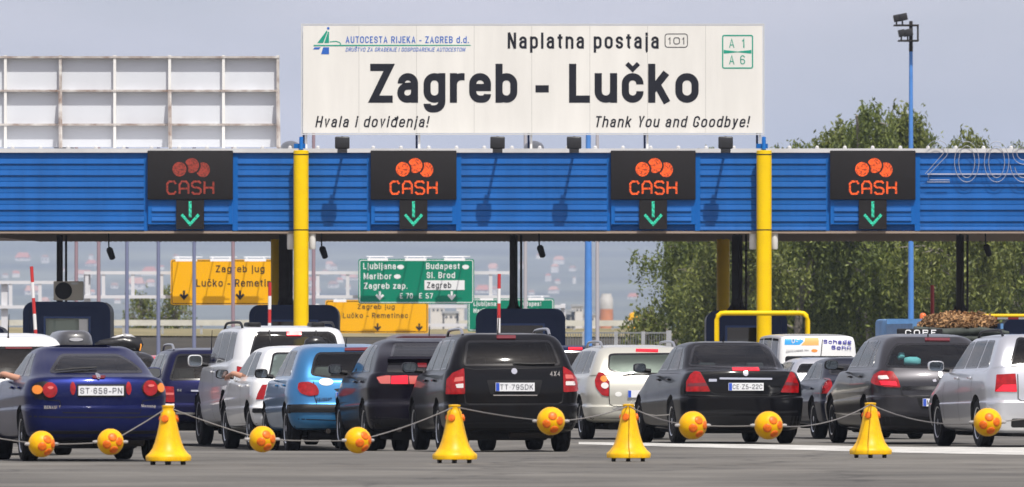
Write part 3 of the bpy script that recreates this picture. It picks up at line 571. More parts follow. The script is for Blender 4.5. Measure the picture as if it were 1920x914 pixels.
def gantry_frame(D, px0, px1, y0, y1, lab, verts, legs):
    t = thing('sign_gantry', lab, 'sign gantry', (fx((px0 + px1) / 2, D), D, 0), group='white steel sign gantries beyond the canopy'); k = D / F; mb = MB()
    for py in (y0, y1): mb.box2((fx(px0, D), D - .1, fz(py + 3, D)), (fx(px1, D), D + .1, fz(py - 3, D)))
    mb.build('beam', mat('gantry_white', (.62, .62, .64), .5), t)
    for v in verts: mb = MB(); mb.box2((fx(v - 3.2, D), D - .07, fz(y1 - 3, D)), (fx(v + 3.2, D), D + .07, fz(y0 + 3, D))); mb.build('strut', mat('gantry_white', (.6, .6, .6)), t)
    for v in legs: mb = MB(); mb.box2((fx(v - 6, D), D + .12, 0), (fx(v + 6, D), D + .5, fz(y0 - 3, D))); mb.build('leg', mat('gantry_white', (.6, .6, .6)), t)
gantry_frame(272 * KD, 158, 960, 512, 557, 'white steel frame carrying the larger yellow and green direction signs', (163, 194, 249, 303, 596, 652, 920), (163,))
gantry_frame(345 * KD, -60, 140, 530, 576, 'white steel frame crossing behind the leftmost booth', (-20, 20, 75), (8,))

def road_sign(D, x0, y0, x1, y1, m, lab, name, rim, rows, arrows, lamps, extra=None):
    t = thing(name, lab, 'direction sign', (fx((x0 + x1) / 2, D), D, fz(y1, D))); k = D / F
    mb = MB().prism(rrect(fx(x0, D), fz(y1, D), fx(x1, D), fz(y0, D), 4 * k), D, D + .08); mb.build('panel', m, t)
    im = INK if m is YELS else mat('letter_white', (.75, .76, .76), .5)
    mb = MB().ribbon(rrect(fx(x0 + 2.5, D), fz(y1 - 2.5, D), fx(x1 - 2.5, D), fz(y0 + 2.5, D), 3 * k), 1.3 * k, D - .006, D + .01, True); mb.build('border', im, t)
    for s, a, b, base, cap in rows: ptext('lettering', s, a, b, base, cap, D, im, t, bold=.15, spacing=1.1)
    for ax, ay, sc in arrows:
        mb = MB(); mb.ribbon(pp([(ax, ay - 9 * sc), (ax, ay + 4 * sc)], D), 4.2 * sc * k, D - .008, D + .01); mb.ribbon(pp([(ax - 7 * sc, ay - 2 * sc), (ax, ay + 6 * sc), (ax + 7 * sc, ay - 2 * sc)], D), 4.2 * sc * k, D - .0105, D + .01); mb.build('arrow', im, t)
    for la, lb in lamps:
        mb = MB(); mb.box2((fx(la, D), D - 1.15, fz(y0 + 4, D)), (fx(lb, D), D - .8, fz(y0 - 1, D)))
        for q in (la + 4, lb - 4): mb.tube([(fx(q, D), D - .9, fz(y0 - 1, D)), (fx(q, D), D + .1, fz(y0 - 1, D))], .02, 5); mb.tube([(fx(q, D), D - .9, fz(y0 - 1, D)), (fx(q, D), D - .9, fz(y0 - 4, D))], .015, 5)
        mb.tube([(fx(la - 2, D), D - .9, fz(y0 - 4, D)), (fx(lb + 10, D), D - .9, fz(y0 - 4, D))], .015, 5)
        mb.build('lamp', mat('lamp_white', (.85, .85, .85), .4), t)
    return t, k, im
road_sign(271.5 * KD, 320, 487, 522, 572, YELS, 'larger yellow overhead sign reading Zagreb jug, left of the yellow column', 'yellow_direction_sign', 1,
          [('Zagreb jug', 404, 496, 511, 13), ('Lučko - Remetinec', 368, 530, 538, 14)], [(345, 554, 1), (450, 554, 1)], [(331, 371), (396, 436), (460, 500)])
t, k, im = road_sign(271.5 * KD, 672, 486, 889, 570, GREENS, 'larger green overhead sign with Ljubljana, Maribor, Budapest and a white Zagreb plate', 'green_direction_sign', 1,
          [('Ljubljana', 681, 742, 505, 11.5), ('Maribor', 682, 734, 524, 11.5), ('Zagreb zap.', 682, 764, 542, 11.5), ('Budapest', 799, 862, 505, 11.5), ('Sl. Brod', 800, 853, 522, 11.5), ('E 70', 750, 774, 560, 10), ('E 57', 786, 812, 560, 10)],
          [(712, 555, .95), (847, 555, .95)], [(690, 728), (760, 800), (833, 872)])
D = 271.5 * KD
mb = MB().box2((fx(796, D), D - .012, fz(544, D)), (fx(871, D), D + .01, fz(526, D))); pl = mb.build('white_plate', mat('letter_white', (.75, .76, .76)), t)
ptext('lettering', 'Zagreb', 800, 846, 540.5, 11, D, INK, t, bold=.15, off=.014, spacing=1.1)
mb = MB()
for cx, cy in ((751, 501), (745, 519), (873, 501)): mb.prism(pp(ell(cx, cy, 6.5, 4.3, 14), D), D - .006, D + .01)
mb.build('country_oval', im, t)
D2 = 340 * KD
road_sign(D2, 610, 563, 803, 625, YELS, 'smaller yellow overhead sign farther back, under the green one', 'yellow_direction_sign', 1, [('Zagreb jug', 670, 740, 580, 9), ('Lučko - Remetinec', 643, 765, 597, 10)], [(708, 614, .8), (786, 614, .8)], [(626, 650), (690, 715), (755, 780)])
road_sign(D2, 877, 560, 1039, 622, GREENS, 'smaller green overhead sign farther back, half hidden by a navy booth', 'green_direction_sign', 1, [('Ljubljana', 888, 930, 574, 8.5), ('Maribor', 888, 922, 587, 8.5), ('Budapest', 975, 1015, 574, 8.5), ('Sl. Brod', 975, 1008, 587, 8.5)], [], [(900, 925), (990, 1020)])
t = thing('sign_gantry', 'steel frame carrying the smaller yellow and green signs farther back', 'sign gantry', (fx(820, D2), D2 + .3, 0), group='white steel sign gantries beyond the canopy')
mb = MB()
for py in (575, 610): mb.box2((fx(590, D2), D2 + .1, fz(py + 3, D2)), (fx(1060, D2), D2 + .3, fz(py - 3, D2)))
mb.build('beam', mat('gantry_white', (.6, .6, .6)), t)
for v in (594, 1056): mb = MB(); mb.box2((fx(v - 4, D2), D2 + .31, 0), (fx(v + 4, D2), D2 + .6, fz(570, D2))); mb.build('leg', mat('gantry_white', (.6, .6, .6)), t)

# mesh fence by the trees
D = 262 * KD; t = thing('mesh_fence', 'grey mesh fence panels in front of the grass bank', 'fence', (fx(1150, D), D, 0)); k = D / F
for px in (1042, 1095, 1155, 1206, 1254):
    mb = MB(); r = 3.5 * k if px < 1250 else 5 * k; mb.box2((fx(px, D) - r, D - .05, 0), (fx(px, D) + r, D + .05, fz(622 if px < 1250 else 620, D))); mb.build('post', GALV, t)
mb = MB(); mb.box2((fx(1040, D), D - .03, fz(626, D)), (fx(1256, D), D + .03, fz(623, D)))
for i in range(44): xx = fx(1040, D) + i * (216 * k) / 44; mb.tube([(xx, D, .1), (xx, D, fz(624, D))], .012, 4)
mb.build('mesh_panel', mat('fence_grey', (.2, .21, .21), .5), t)
# guard rails on the bank
for D, px0, px1, lab in ((384 * KD, -60, 620, 'long pale guard rail along the bank on the left'), (388 * KD, 860, 1250, 'long pale guard rail along the bank by the trees')):
    t = thing('guard_rail', lab, 'guard rail', (fx((px0 + px1) / 2, D), D, 2.5)); k = D / F
    mb = MB(); mb.box2((fx(px0, D), D - .04, 3.32), (fx(px1, D), D, 3.62)); mb.build('rail', mat('rail_pale', (.55, .54, .48), .5, noise=.2, nscale=1.2), t)
    mb = MB()
    for i in range(int((px1 - px0) * k / 2) + 1): xx = fx(px0, D) + i * 2; mb.box2((xx - .06, D + .01, 2.4), (xx + .06, D + .1, 3.6))
    mb.build('rail_posts', GALV, t)

# ------------------------------------------------------------------ far buildings on the hills and plain
HW = mat('house_wall', (.64, .60, .55), .8); HR = mat('house_roof', (.40, .14, .08), .8); HRS = [HR, mat('house_roof_brown', (.26, .15, .10), .8), mat('house_roof_pale', (.45, .24, .17), .8)]; HG = mat('house_window', (.05, .06, .07), .3)
hz_ = [(43, 484, 26), (85, 488, 18), (60, 548, 22), (172, 494, 20), (215, 536, 20), (255, 538, 26), (281, 512, 26), (330, 480, 16), (540, 545, 20), (585, 532, 18), (625, 535, 24), (660, 520, 16), (905, 545, 26), (925, 548, 22), (1038, 546, 14), (1187, 556, 18), (1010, 480, 14), (700, 560, 20), (30, 515, 14), (120, 505, 12)]
rh = random.Random(12); hz_ += [(rh.choice([rh.uniform(0, 320), rh.uniform(585, 670), rh.uniform(890, 1080)]), rh.uniform(478, 575), rh.uniform(8, 17)) for _ in range(30)]
hbv = BVHTree.FromPolygons([v.co for v in hills_.data.vertices], [list(p.vertices) for p in hills_.data.polygons])
for i, (px, py, wp) in enumerate(hz_):
    hit = hbv.ray_cast(Vector((0, 0, HC)), (Vector((fx(px, 1), 1, fz(py + 5, 1) )) - Vector((0, 0, HC))).normalized())[0]
    if hit is None: continue
    x, D, z = hit; k = D / F; wd = wp * k / 2; hh = 7 * k
    side = 'left of the yellow column' if px < 565 else ('between yellow column and middle dark post' if px < 963 else 'near the birch trees')
    t = thing('hill_house', 'tiny hazy pale house on the far hillside, ' + side, 'house', (x, D, z), R(random.uniform(-30, 30)), 'houses on the far hills')
    wd *= (1, .7, 1.25)[i % 3]; hh *= (.8, 1.5, 1, .6)[i % 4]; mb = MB().box2((-wd, -wd * .7, -14), (wd, wd * .7, hh)); mb.build('wall', HW, t, world=False)
    mb = MB().add([(-wd - .4, -wd * .8, hh), (wd + .4, -wd * .8, hh), (wd + .4, wd * .8, hh), (-wd - .4, wd * .8, hh), (-wd * .7, 0, hh + wd * .75), (wd * .7, 0, hh + wd * .75)], [(0, 1, 5, 4), (2, 3, 4, 5), (1, 2, 5), (3, 0, 4), (0, 3, 2, 1)]); mb.build('roof', HRS[i % 3], t, world=False)
    for sx in (-.5, .5) if wp > 17 else (): mb = MB().box2((wd * sx - .6, -wd * .7 - .03, hh * .35), (wd * sx + .6, -wd * .7 + .05, hh * .75)); mb.build('window', HG, t, world=False)
D = 2300; k = D / F
t = thing('silo', 'white silo with orange lower band on the plain left of the birches', 'silo', (fx(1137, D), D, 0))
r = 12.5 * k; MB().lathe([(r * 1.02, 1), (r * 1.02, fz(598, D)), (r, fz(580, D))], (fx(1137, D), D, 0), 20).build('orange_band', mat('silo_orange', (.55, .2, .08), .7, noise=.4, nscale=.2), t, smooth=40)
MB().lathe([(r, fz(580, D)), (r, fz(560, D)), (r * .8, fz(556, D)), (r * .78, fz(551, D))], (fx(1137, D), D, 0), 20).build('white_tank', mat('silo_white', (.50, .48, .45), .7, noise=.4, nscale=.2), t, smooth=40)
for px, a, b, wd in ((1070, 585, 610, 16), (1082, 575, 610, 22), (1060, 590, 610, 20), (1110, 592, 610, 30), (820, 575, 615, 26), (845, 588, 615, 30), (863, 570, 615, 14)):
    t = thing('plain_building', 'small pale industrial block at the foot of the hills ' + ('behind the blue mast' if px > 1000 else 'between yellow and green signs'), 'building', (fx(px, D), D, 0), group='pale industrial blocks on the plain')
    mb = MB().box2((fx(px - wd / 2, D), D, 0), (fx(px + wd / 2, D), D + 12, fz(a, D))); mb.build('wall', HW, t)
    mb = MB().box2((fx(px - wd / 2 - 1, D), D - .3, fz(a, D)), (fx(px + wd / 2 + 1, D), D + 12.3, fz(a, D) + .5)); mb.build('roof', GALV, t)
    mb = MB()
    for j in range(3): mb.box2((fx(px - wd * .35 + j * wd * .3, D), D - .06, fz(a + 9, D)), (fx(px - wd * .2 + j * wd * .3, D), D + .05, fz(a + 5, D)))
    mb.build('window', HG, t)
D = 1000; x = fx(1190, D); k = D / F; t = thing('salt_dome', 'rounded yellow storage dome beside the birch trees', 'dome', (x, D, 0))
MB().lathe([(16 * k, 2.4), (16 * k, fz(606, D)), (13 * k, fz(604, D))], (x, D, 0), 24).build('skirt', YELS, t, smooth=40)
MB().lathe([(12.6 * k, fz(604, D)), (12.6 * k, fz(596, D)), (9 * k, fz(588, D)), (2 * k, fz(585.5, D))], (x, D, 0), 24).build('cover', YELS, t, smooth=40)

# ------------------------------------------------------------------ trees
def leafmat(name, c1, c2):
    m = bpy.data.materials.new(name); m.use_nodes = True; n = m.node_tree; b = n.nodes['Principled BSDF']
    g = n.nodes.new('ShaderNodeNewGeometry'); r = n.nodes.new('ShaderNodeValToRGB'); r.color_ramp.elements[0].color = (*c1, 1); r.color_ramp.elements[1].color = (*c2, 1)
    n.links.new(g.outputs['Random Per Island'], r.inputs[0]); n.links.new(r.outputs[0], b.inputs['Base Color']); b.inputs['Roughness'].default_value = .55
    tr = n.nodes.new('ShaderNodeBsdfTranslucent'); n.links.new(r.outputs[0], tr.inputs[0]); mixn = n.nodes.new('ShaderNodeMixShader'); mixn.inputs[0].default_value = .35
    o = n.nodes['Material Output']; n.links.new(b.outputs[0], mixn.inputs[1]); n.links.new(tr.outputs[0], mixn.inputs[2]); n.links.new(mixn.outputs[0], o.inputs[0]); return m
LEAF = [leafmat('birch_leaf', (.048, .075, .014), (.25, .30, .07)), leafmat('poplar_leaf', (.044, .068, .015), (.21, .26, .065)), leafmat('willow_leaf', (.055, .08, .015), (.28, .31, .075))]
BARK = mat('birch_bark', (.28, .25, .21), .9, noise=.5, nscale=6)
def tree_meshes(seed, H, rad, nleaf, droop):
    rng = np.random.RandomState(seed); mb = MB(); tips = []
    top = Vector((rng.uniform(-.4, .4), rng.uniform(-.4, .4), H * .93))
    tr = [Vector((0, 0, 0)).lerp(top, k / 7) + Vector((rng.uniform(-.12, .12), rng.uniform(-.12, .12), 0)) * k for k in range(8)]
    mb.tube(tr, [.22 * (1 - k / 8) + .02 for k in range(8)], 8)
    for i in range(46):
        u = rng.uniform(.12, 1); base = tr[0].lerp(top, u); a = rng.uniform(0, 6.283); prof = math.sin(min(1, (u - .02) * 1.15) * math.pi) ** .6 if u < .9 else .35
        ln = rad * (.45 + .55 * rng.rand()) * max(.25, prof)
        end = base + Vector((math.cos(a) * ln, math.sin(a) * ln, ln * rng.uniform(.1, .75))); mid = base.lerp(end, .55) + Vector((0, 0, .15 * ln))
        mb.tube([base, mid, end], [.06 * (1.15 - u), .035, .012], 5); tips += [(mid, .7), (end, 1), (end.lerp(mid, .5), .8)]
    tips.append((top, .5))
    trunk = mb.mesh('trunk')
    V = np.zeros((nleaf * 4, 3)); ns = nleaf // 14
    centers = []
    while len(centers) < nleaf:                       # hanging sprays of leaves from each branch tip
        p, wgt = tips[rng.randint(len(tips))]; p = np.array(p) + rng.normal(0, .26, 3); ln = rng.uniform(.4, droop); m = rng.randint(8, 20); dx = rng.normal(0, .18, 2)
        for j in range(m):
            tt = j / m; centers.append(p + np.array([dx[0] * tt + rng.normal(0, .05), dx[1] * tt + rng.normal(0, .05), -ln * tt + rng.normal(0, .05)]) * 1.0)
    C = np.array(centers[:nleaf]); A = rng.normal(0, 1, (nleaf, 3)); A[:, 2] -= 1.3; A /= np.linalg.norm(A, axis=1)[:, None]; B = np.cross(A, rng.normal(0, 1, (nleaf, 3))); B /= np.linalg.norm(B, axis=1)[:, None]
    L = rng.uniform(.06, .15, (nleaf, 1)); Wd = L * .38
    V[0::4] = C - A * L; V[1::4] = C + B * Wd; V[2::4] = C + A * L; V[3::4] = C - B * Wd
    crown = bpy.data.meshes.new('crown'); crown.from_pydata(V.tolist(), [], [(4 * i, 4 * i + 1, 4 * i + 2, 4 * i + 3) for i in range(nleaf)]); crown.update()
    return trunk, crown
TV = [tree_meshes(11, 12.5, 3.0, 30000, 2.6), tree_meshes(23, 12, 2.6, 28000, 2.2), tree_meshes(31, 11, 3.2, 30000, 2.8)]
for v, l in zip(TV, LEAF): v[0].materials.append(BARK); v[1].materials.append(l)
trees = [(1318, 285, 330, 0, 'drooping birch at the left end of the row, over the mesh fence'), (1345, 300, 262, 1, 'slender tree whose thin top shows below the name sign'), (1385, 275, 300, 2, 'drooping tree behind the shaded yellow column'), (1440, 292, 258, 1, 'tree right behind the bright yellow column'),
         (1500, 280, 254, 0, 'tree standing between yellow column and rightmost lane sign'), (1570, 290, 225, 2, 'tree on the left flank of the tallest one'), (1640, 278, 178, 0, 'tallest tree, rising left of the floodlight mast'), (1690, 296, 215, 1, 'tree directly behind the floodlight mast'),
         (1735, 284, 232, 0, 'tree just right of the floodlight mast'), (1795, 276, 243, 2, 'drooping tree behind the wire year figures'), (1850, 296, 268, 1, 'low topped tree under the wire figure nine'), (1905, 282, 258, 0, 'tree at the right edge behind the striped bar'), (1965, 290, 240, 2, 'tree partly outside the right edge'),
         (1668, 284, 196, 2, 'drooping tree filling the side of the tallest one near the mast'), (1605, 283, 212, 0, 'tree close against the left of the tallest one'), (1610, 310, 285, 1, 'background tree filling the gap behind the van'), (1470, 312, 300, 2, 'background tree behind the yellow tube guard')]
for px, D, yt, v, lab in trees:
    D *= KD; h = fz(yt, D); base = (12.5, 12, 11)[v] * 1.0; s = h / base
    t = thing('birch_tree', lab, 'tree', (fx(px, D), D, 0), random.uniform(0, 6.28), 'row of drooping trees beyond the canopy'); t.scale = (max(s, .85), max(s, .85), s)
    for nm, me in zip(('trunk', 'crown'), TV[v]): o = bpy.data.objects.new(nm, me); COL.objects.link(o); o.parent = t
# scrub on the bank at left
rng = np.random.RandomState(5); scrub = tree_meshes(77, 3, 1.4, 2500, .8); scrub[0].materials.append(BARK); scrub[1].materials.append(LEAF[2])
for px, s, lab in ((262, .8, 'hazy bush on the bank left of the yellow sign'), (330, .9, 'hazy bush on the bank below the yellow sign'), (1240, 1.2, 'bush at the foot of the leftmost birch')):
    D = 420 * KD if px < 1000 else 300 * KD; t = thing('bush', lab, 'bush', (fx(px, D), D, 2.9 if px < 1000 else 0), px, 'bushes beyond the plaza'); t.scale = (s, s, s)
    for nm, me in zip(('stem', 'foliage'), scrub): o = bpy.data.objects.new(nm, me); COL.objects.link(o); o.parent = t

#@CARS
# ------------------------------------------------------------------ cars
def pchip(u, Y, q):
    h = np.diff(u); d = np.diff(Y, axis=0) / h[:, None, None]; m = np.zeros_like(Y)
    m[0] = d[0]; m[-1] = d[-1]
    for i in range(1, len(u) - 1):
        a, b = d[i - 1], d[i]; w1, w2 = 2 * h[i] + h[i - 1], h[i] + 2 * h[i - 1]
        with np.errstate(divide='ignore', invalid='ignore'): v = (w1 + w2) / (w1 / a + w2 / b)
        m[i] = np.where(a * b > 0, v, 0)
    o = []
    for t in q:
        i = min(len(h) - 1, int(np.searchsorted(u, t, side='right')) - 1); s = (t - u[i]) / h[i]
        o.append((1 + 2 * s) * (1 - s) ** 2 * Y[i] + s * (1 - s) ** 2 * h[i] * m[i] + s * s * (3 - 2 * s) * Y[i + 1] + s * s * (s - 1) * h[i] * m[i + 1])
    return np.array(o)
def contour(yr, yf, w, rr, rf, bow, bowf):
    p = []; ry, ry2 = rr * 1.15, rf * 1.3
    for k in range(8): x = (w - rr) * k / 8; p.append((x, yr + bow * (x / w) ** 2))
    y0 = yr + bow * ((w - rr) / w) ** 2
    for k in range(7): a = math.pi / 2 * k / 6; p.append((w - rr + rr * math.sin(a), y0 + ry * (1 - math.cos(a))))
    yb = yf - bowf * ((w - rf) / w) ** 2
    for k in range(1, 18): t = k / 18; p.append((w * (1 + .006 * math.sin(math.pi * t)), y0 + ry + (yb - ry2 - y0 - ry) * t))
    for k in range(7): a = math.pi / 2 * k / 6; p.append((w - rf + rf * math.cos(a), yb - ry2 * (1 - math.sin(a))))
    for k in range(1, 8): x = (w - rf) * (1 - k / 7); p.append((x, yf - bowf * (x / w) ** 2))
    return np.array(p)
def loft(rings, sub):
    A = []
    for (c, zf) in rings: z = zf(c[:, 1]); A.append(np.column_stack([c, z]))
    A = np.array(A); ch = np.linalg.norm(np.diff(A, axis=0), axis=2).mean(1); u = np.concatenate([[0], np.cumsum(ch)])
    q = []
    for i in range(len(u) - 1): q += [u[i] + (u[i + 1] - u[i]) * k / sub for k in range(sub)]
    B = pchip(u, A, q + [u[-1]]); n, K, _ = B.shape; mb = MB(); full = 2 * K - 2
    for r in B:
        mb.v += [tuple(p) for p in r] + [(-p[0], p[1], p[2]) for p in r[-2:0:-1]]
    fs = [(i * full + k, i * full + (k + 1) % full, (i + 1) * full + (k + 1) % full, (i + 1) * full + k) for i in range(n - 1) for k in range(full)]
    for base in (0, (n - 1) * full):
        R_ = lambda i: base + i
        L_ = lambda i: base + (full - i if 0 < i < K - 1 else i)
        for i in range(K - 1):
            f = [R_(i), R_(i + 1), L_(i + 1), L_(i)]; f = list(dict.fromkeys(f)); fs.append(tuple(f))
    mb.f = fs; mb.m = [0] * len(fs); return mb
def quad3(y0, z0, y1, z1, y2, z2):
    return lambda y: z0 * (y - y1) * (y - y2) / ((y0 - y1) * (y0 - y2)) + z1 * (y - y0) * (y - y2) / ((y1 - y0) * (y1 - y2)) + z2 * (y - y0) * (y - y1) / ((y2 - y0) * (y2 - y1))
def inpoly(p, P):
    c = False; j = len(P) - 1
    for i in range(len(P)):
        if (P[i][1] > p[1]) != (P[j][1] > p[1]) and p[0] < (P[j][0] - P[i][0]) * (p[1] - P[i][1]) / (P[j][1] - P[i][1]) + P[i][0]: c = not c
        j = i
    return c
def offset_poly(P, d):                                   # grow (d>0) or shrink a polygon
    P = [Vector(p) for p in P]; n = len(P); A = sum(P[i].x * P[(i + 1) % n].y - P[(i + 1) % n].x * P[i].y for i in range(n)); s = 1 if A > 0 else -1; o = []
    for i in range(n):
        d1 = (P[i] - P[i - 1]).normalized(); d2 = (P[(i + 1) % n] - P[i]).normalized(); n1 = Vector((d1.y, -d1.x)) * s; n2 = Vector((d2.y, -d2.x)) * s; b = (n1 + n2)
        if b.length < 1e-4: b = n1
        b.normalize(); o.append(P[i] + b * d / max(.4, b.dot(n1)))
    return o
def dens(P, res):
    o = []
    for i in range(len(P)):
        a, b = Vector(P[i]), Vector(P[(i + 1) % len(P)]); k = max(1, int((b - a).length / res + .5)); o += [a.lerp(b, j / k) for j in range(k)]
    return o

PAINT = {}
def paint(name, col, metal=.0, rough=.35):
    dark = max(col) < .06 or name in ('blue', 'navy')
    return mat('paint_' + name, col, rough, metal, coat=.42 if dark else .8, spec=.03 if dark else .3)
WHEEL = {}
def wheel_mesh(r, kind):
    if (r, kind) in WHEEL: return WHEEL[r, kind]
    w = .10; mb = MB(); mb.lathe([(r * .62, -w * .9), (r * .9, -w), (r * .985, -w * .82), (r, -w * .5), (r * .985, -w * .45), (r, -w * .35), (r, w * .35), (r * .985, w * .45), (r, w * .5), (r * .985, w * .82), (r * .9, w), (r * .62, w * .9)], n=36, axis='x'); ty = mb.mesh('tyre')
    mb = MB(); mb.lathe([(r * .63, -w * .88), (r * .66, -w * .97), (r * .60, -w * .9), (r * .57, -w * .2), (r * .57, w * .7), (r * .63, w * .8)], n=32, axis='x')
    ns = 5 if kind == 'alloy' else 9
    for k in range(ns):
        a = 2 * math.pi * k / ns; d = Vector((0, math.cos(a), math.sin(a))); t = Vector((0, -math.sin(a), math.cos(a))); hw = r * (.10 if kind == 'alloy' else .075)
        P = [d * r * .08 - t * hw, d * r * .6 - t * hw * .8, d * r * .6 + t * hw * .8, d * r * .08 + t * hw]
        mb.add([p + Vector((-w * .86, 0, 0)) for p in P] + [p + Vector((-w * .45, 0, 0)) for p in P], [(0, 1, 2, 3), (4, 7, 6, 5), (0, 4, 5, 1), (1, 5, 6, 2), (2, 6, 7, 3), (3, 7, 4, 0)])
    mb.lathe([(r * .04, -w * .94), (r * .14, -w * .9), (r * .16, -w * .4)], n=16, axis='x'); rim = mb.mesh('rim')
    for m_, me in ((RUB, ty), (ALLOY, rim)): me.materials.append(m_); me.polygons.foreach_set('use_smooth', [True] * len(me.polygons)); me.set_sharp_from_angle(angle=R(35))
    WHEEL[r, kind] = (ty, rim); return ty, rim

def scaled(v, k):
    if isinstance(v, dict): return {a: (b if a == 'bow' else scaled(b, k)) for a, b in v.items()}
    if isinstance(v, (list, tuple)): return type(v)(scaled(q, k) for q in v)
    return v * k if isinstance(v, (int, float)) and not isinstance(v, bool) else v
class Car:
    def __init__(s, name, label, cat, pc, yb, S, pm, yaw=8, rwin=None, gm=None, side='5', wheel='alloy', d=None, sgm=None, parts=True):
        s.d = d * (KD if not yb else 1) if d else dist(yb); s.k = (yb - YH) / 1.08 / (F / s.d) if yb else 1.0; S = s.S = scaled(S, s.k); s.sc = F / s.d; s.pm = pm
        s.root = thing(name, label, cat, (fx(pc, s.d), s.d, HC - (yb - YH) / F * s.d if yb else 0), R(yaw), 'cars queuing at the toll lanes')
        s.M = Matrix.Translation(s.root.location) @ Matrix.Rotation(R(yaw), 4, 'Z'); s.I = s.M.inverted()
        s.body(rwin, gm or GL, sgm or gm or GL, side, parts)
        if parts: s.underbody(); s.wheels(wheel); s.mirrors(); s.seats()
    # --- shape
    def body(s, rwin, gm, sgm, side, parts):
        S = s.S; L, H, rp, (cy, cz), wst, belt = S['L'], S['H'], S['rp'], S['cowl'], S['wst'], S['belt']; rr = S.get('rr', .2); hood = S.get('hood', .76); RG = []
        fp = [(.24, L - .16), (.28, L - .05), (.42, L), (.58, L - .02), (.60, L - .05), (.68, L - .14), (hood, L - .38)]
        rl = rp[:4] + [(rp[3][0] + .034, rp[3][1] + S.get('ledge', .04), rp[3][2] - .008)] + rp[4:6]
        for i, ((z, y, hw), (z2, y2)) in enumerate(zip(rl, fp)):
            c = contour(y, y2, hw, rr, .45, S.get('bow', .07), .14)
            if i == 6: zf = lambda q, z=z, y=y, y2=y2: np.interp(q, [y, y + .45, cy, L - 1.0, y2], [z, belt, cz - .03, hood + .10, hood])
            else: zf = lambda q, z=z, y=y, y2=y2, z2=z2: z + (z2 - z) * (q - y) / (y2 - y)
            RG.append((c, zf))
        z6, y6, w6 = rp[6]; z7, y7, w7 = rp[7]; z8, y8, w8 = rp[8]; yc7 = wst + (cy - wst) * .52; gr = S.get('grr', .13)
        s.z6 = lambda q: np.interp(q, [y6, y6 + .5, cy], [z6, belt + .03, cz]); s.z8 = quad3(y8, z8, (y8 + wst) / 2, H - .055, wst, H - .09)
        s.z9 = quad3(y8 + .1, z8 + .048, (y8 + wst) / 2, H - .012, wst - .15, H - .04)
        RG += [(contour(y6, cy, w6, gr * 1.3, .3, S.get('bow', .07) * .8, .22), s.z6),
               (contour(y7, yc7, w7, gr, .22, .05, .16), lambda q: s.z6(q) * .49 + s.z8(np.clip(q, y8, wst)) * .51 if False else np.interp(q, [y7, y7 + .4, yc7], [z7, (belt + H - .05) / 2 + .01, (cz + H - .09) / 2])),
               (contour(y8, wst, w8, gr * .9, .16, .04, .09), s.z8), (contour(y8 + .1, wst - .15, w8 - .13, gr * .8, .12, .03, .07), s.z9),
               (contour(y8 + .35, wst - .5, w8 * .5, .1, .1, .02, .04), quad3(y8 + .35, max(z8 + .05, H - .04), (y8 + wst) / 2, H, wst - .5, H - .015))]
        me = loft(RG, 4).mesh('body'); s.y8, s.w8, s.y6, s.w6 = y8, w8, y6, w6
        s.bvh = BVHTree.FromPolygons([v.co for v in me.vertices], [list(p.vertices) for p in me.polygons])
        s.b = link('body', me, [s.pm, DARKIN], s.root)
        # cutters: cabin hollow, window openings, wheel wells
        cut = [loft([(contour(y6 + .30, cy - .2, w6 - .11, .12, .2, .03, .1), lambda q: 0 * q + .42), (contour(y6 + .12, cy - .1, w6 - .085, .12, .2, .05, .15), lambda q: s.z6(q) - .06),
                     (contour(y7 + .09, yc7 - .07, w7 - .07, .1, .18, .04, .12), lambda q: np.interp(q, [y7, yc7], [z7, (belt + H - .05) / 2])), (contour(y8 + .07, wst - .05, w8 - .06, .08, .12, .03, .07), lambda q: s.z8(q) - .035)], 3)]
        if rwin is None:
            zt, zb = z8 - .045, z6 + .035; wb_, wt = w6 - .10, w8 - .02
            rwin2 = [(-wb_, zb), (wb_, zb), (wt, zt), (-wt, zt)]
        else: rwin2 = [(h.x, h.z) for h in s.trace(rwin)]
        rwin2 = fillet(rwin2, .06, True); inn = offset_poly(rwin2, -.028)
        if not S.get('no_rear_hole'): cut.append(MB().prism(inn, -.6, y6 + (.55 if y8 - y6 < .5 else (y8 - y6) + .1)))
        wsp = [(-w6 + .17, cz + .07), (w6 - .17, cz + .07), (w8 - .07, H - .15), (-w8 + .07, H - .15)]; cut.append(MB().prism(wsp, wst - .12, L + .6))
        wins = S['wins']; sw = []
        for (b0, t0, b1, t1) in wins:
            P = [(b0, float(s.z6(b0)) + .035), (b1, float(s.z6(b1)) + .035), (t1, float(s.z8(np.clip(t1, y8, wst))) - .035), (t0, float(s.z8(np.clip(t0, y8, wst))) - .035)]; sw.append(fillet(P, .05, True))
        for sx in (-1, 1):
            mb = MB()
            for P in sw:
                n = len(P); Q = offset_poly(P, -.02); xa, xb = sx * (S['W'] / 2 + .2), sx * (w8 - .12); mb.add([(xa, p[0], p[1]) for p in Q] + [(xb, p[0], p[1]) for p in Q], [tuple(range(n)), tuple(range(n, 2 * n))[::-1]] + [(i, n + i, n + (i + 1) % n, (i + 1) % n) for i in range(n)])
            cut.append(mb)
        mb = MB(); wr = S['wr']
        for y in (S['ra'], S['ra'] + S['wb']):
            for sx in (-1, 1): mb.lathe([(wr + .055, sx * (S['W'] / 2 + .15)), (wr + .055, sx * (S['W'] / 2 - .30))], (0, y, wr + .005), 32, 'x')
        cut.append(mb); tmp = []
        for c in cut:
            m_ = c.mesh('cut'); m_.polygons.foreach_set('material_index', [1] * len(m_.polygons)); o = link('cut', m_, [DARKIN, DARKIN], s.root); tmp.append(o)
            md = s.b.modifiers.new('b', 'BOOLEAN'); md.operation = 'DIFFERENCE'; md.solver = 'MANIFOLD'; md.object = o
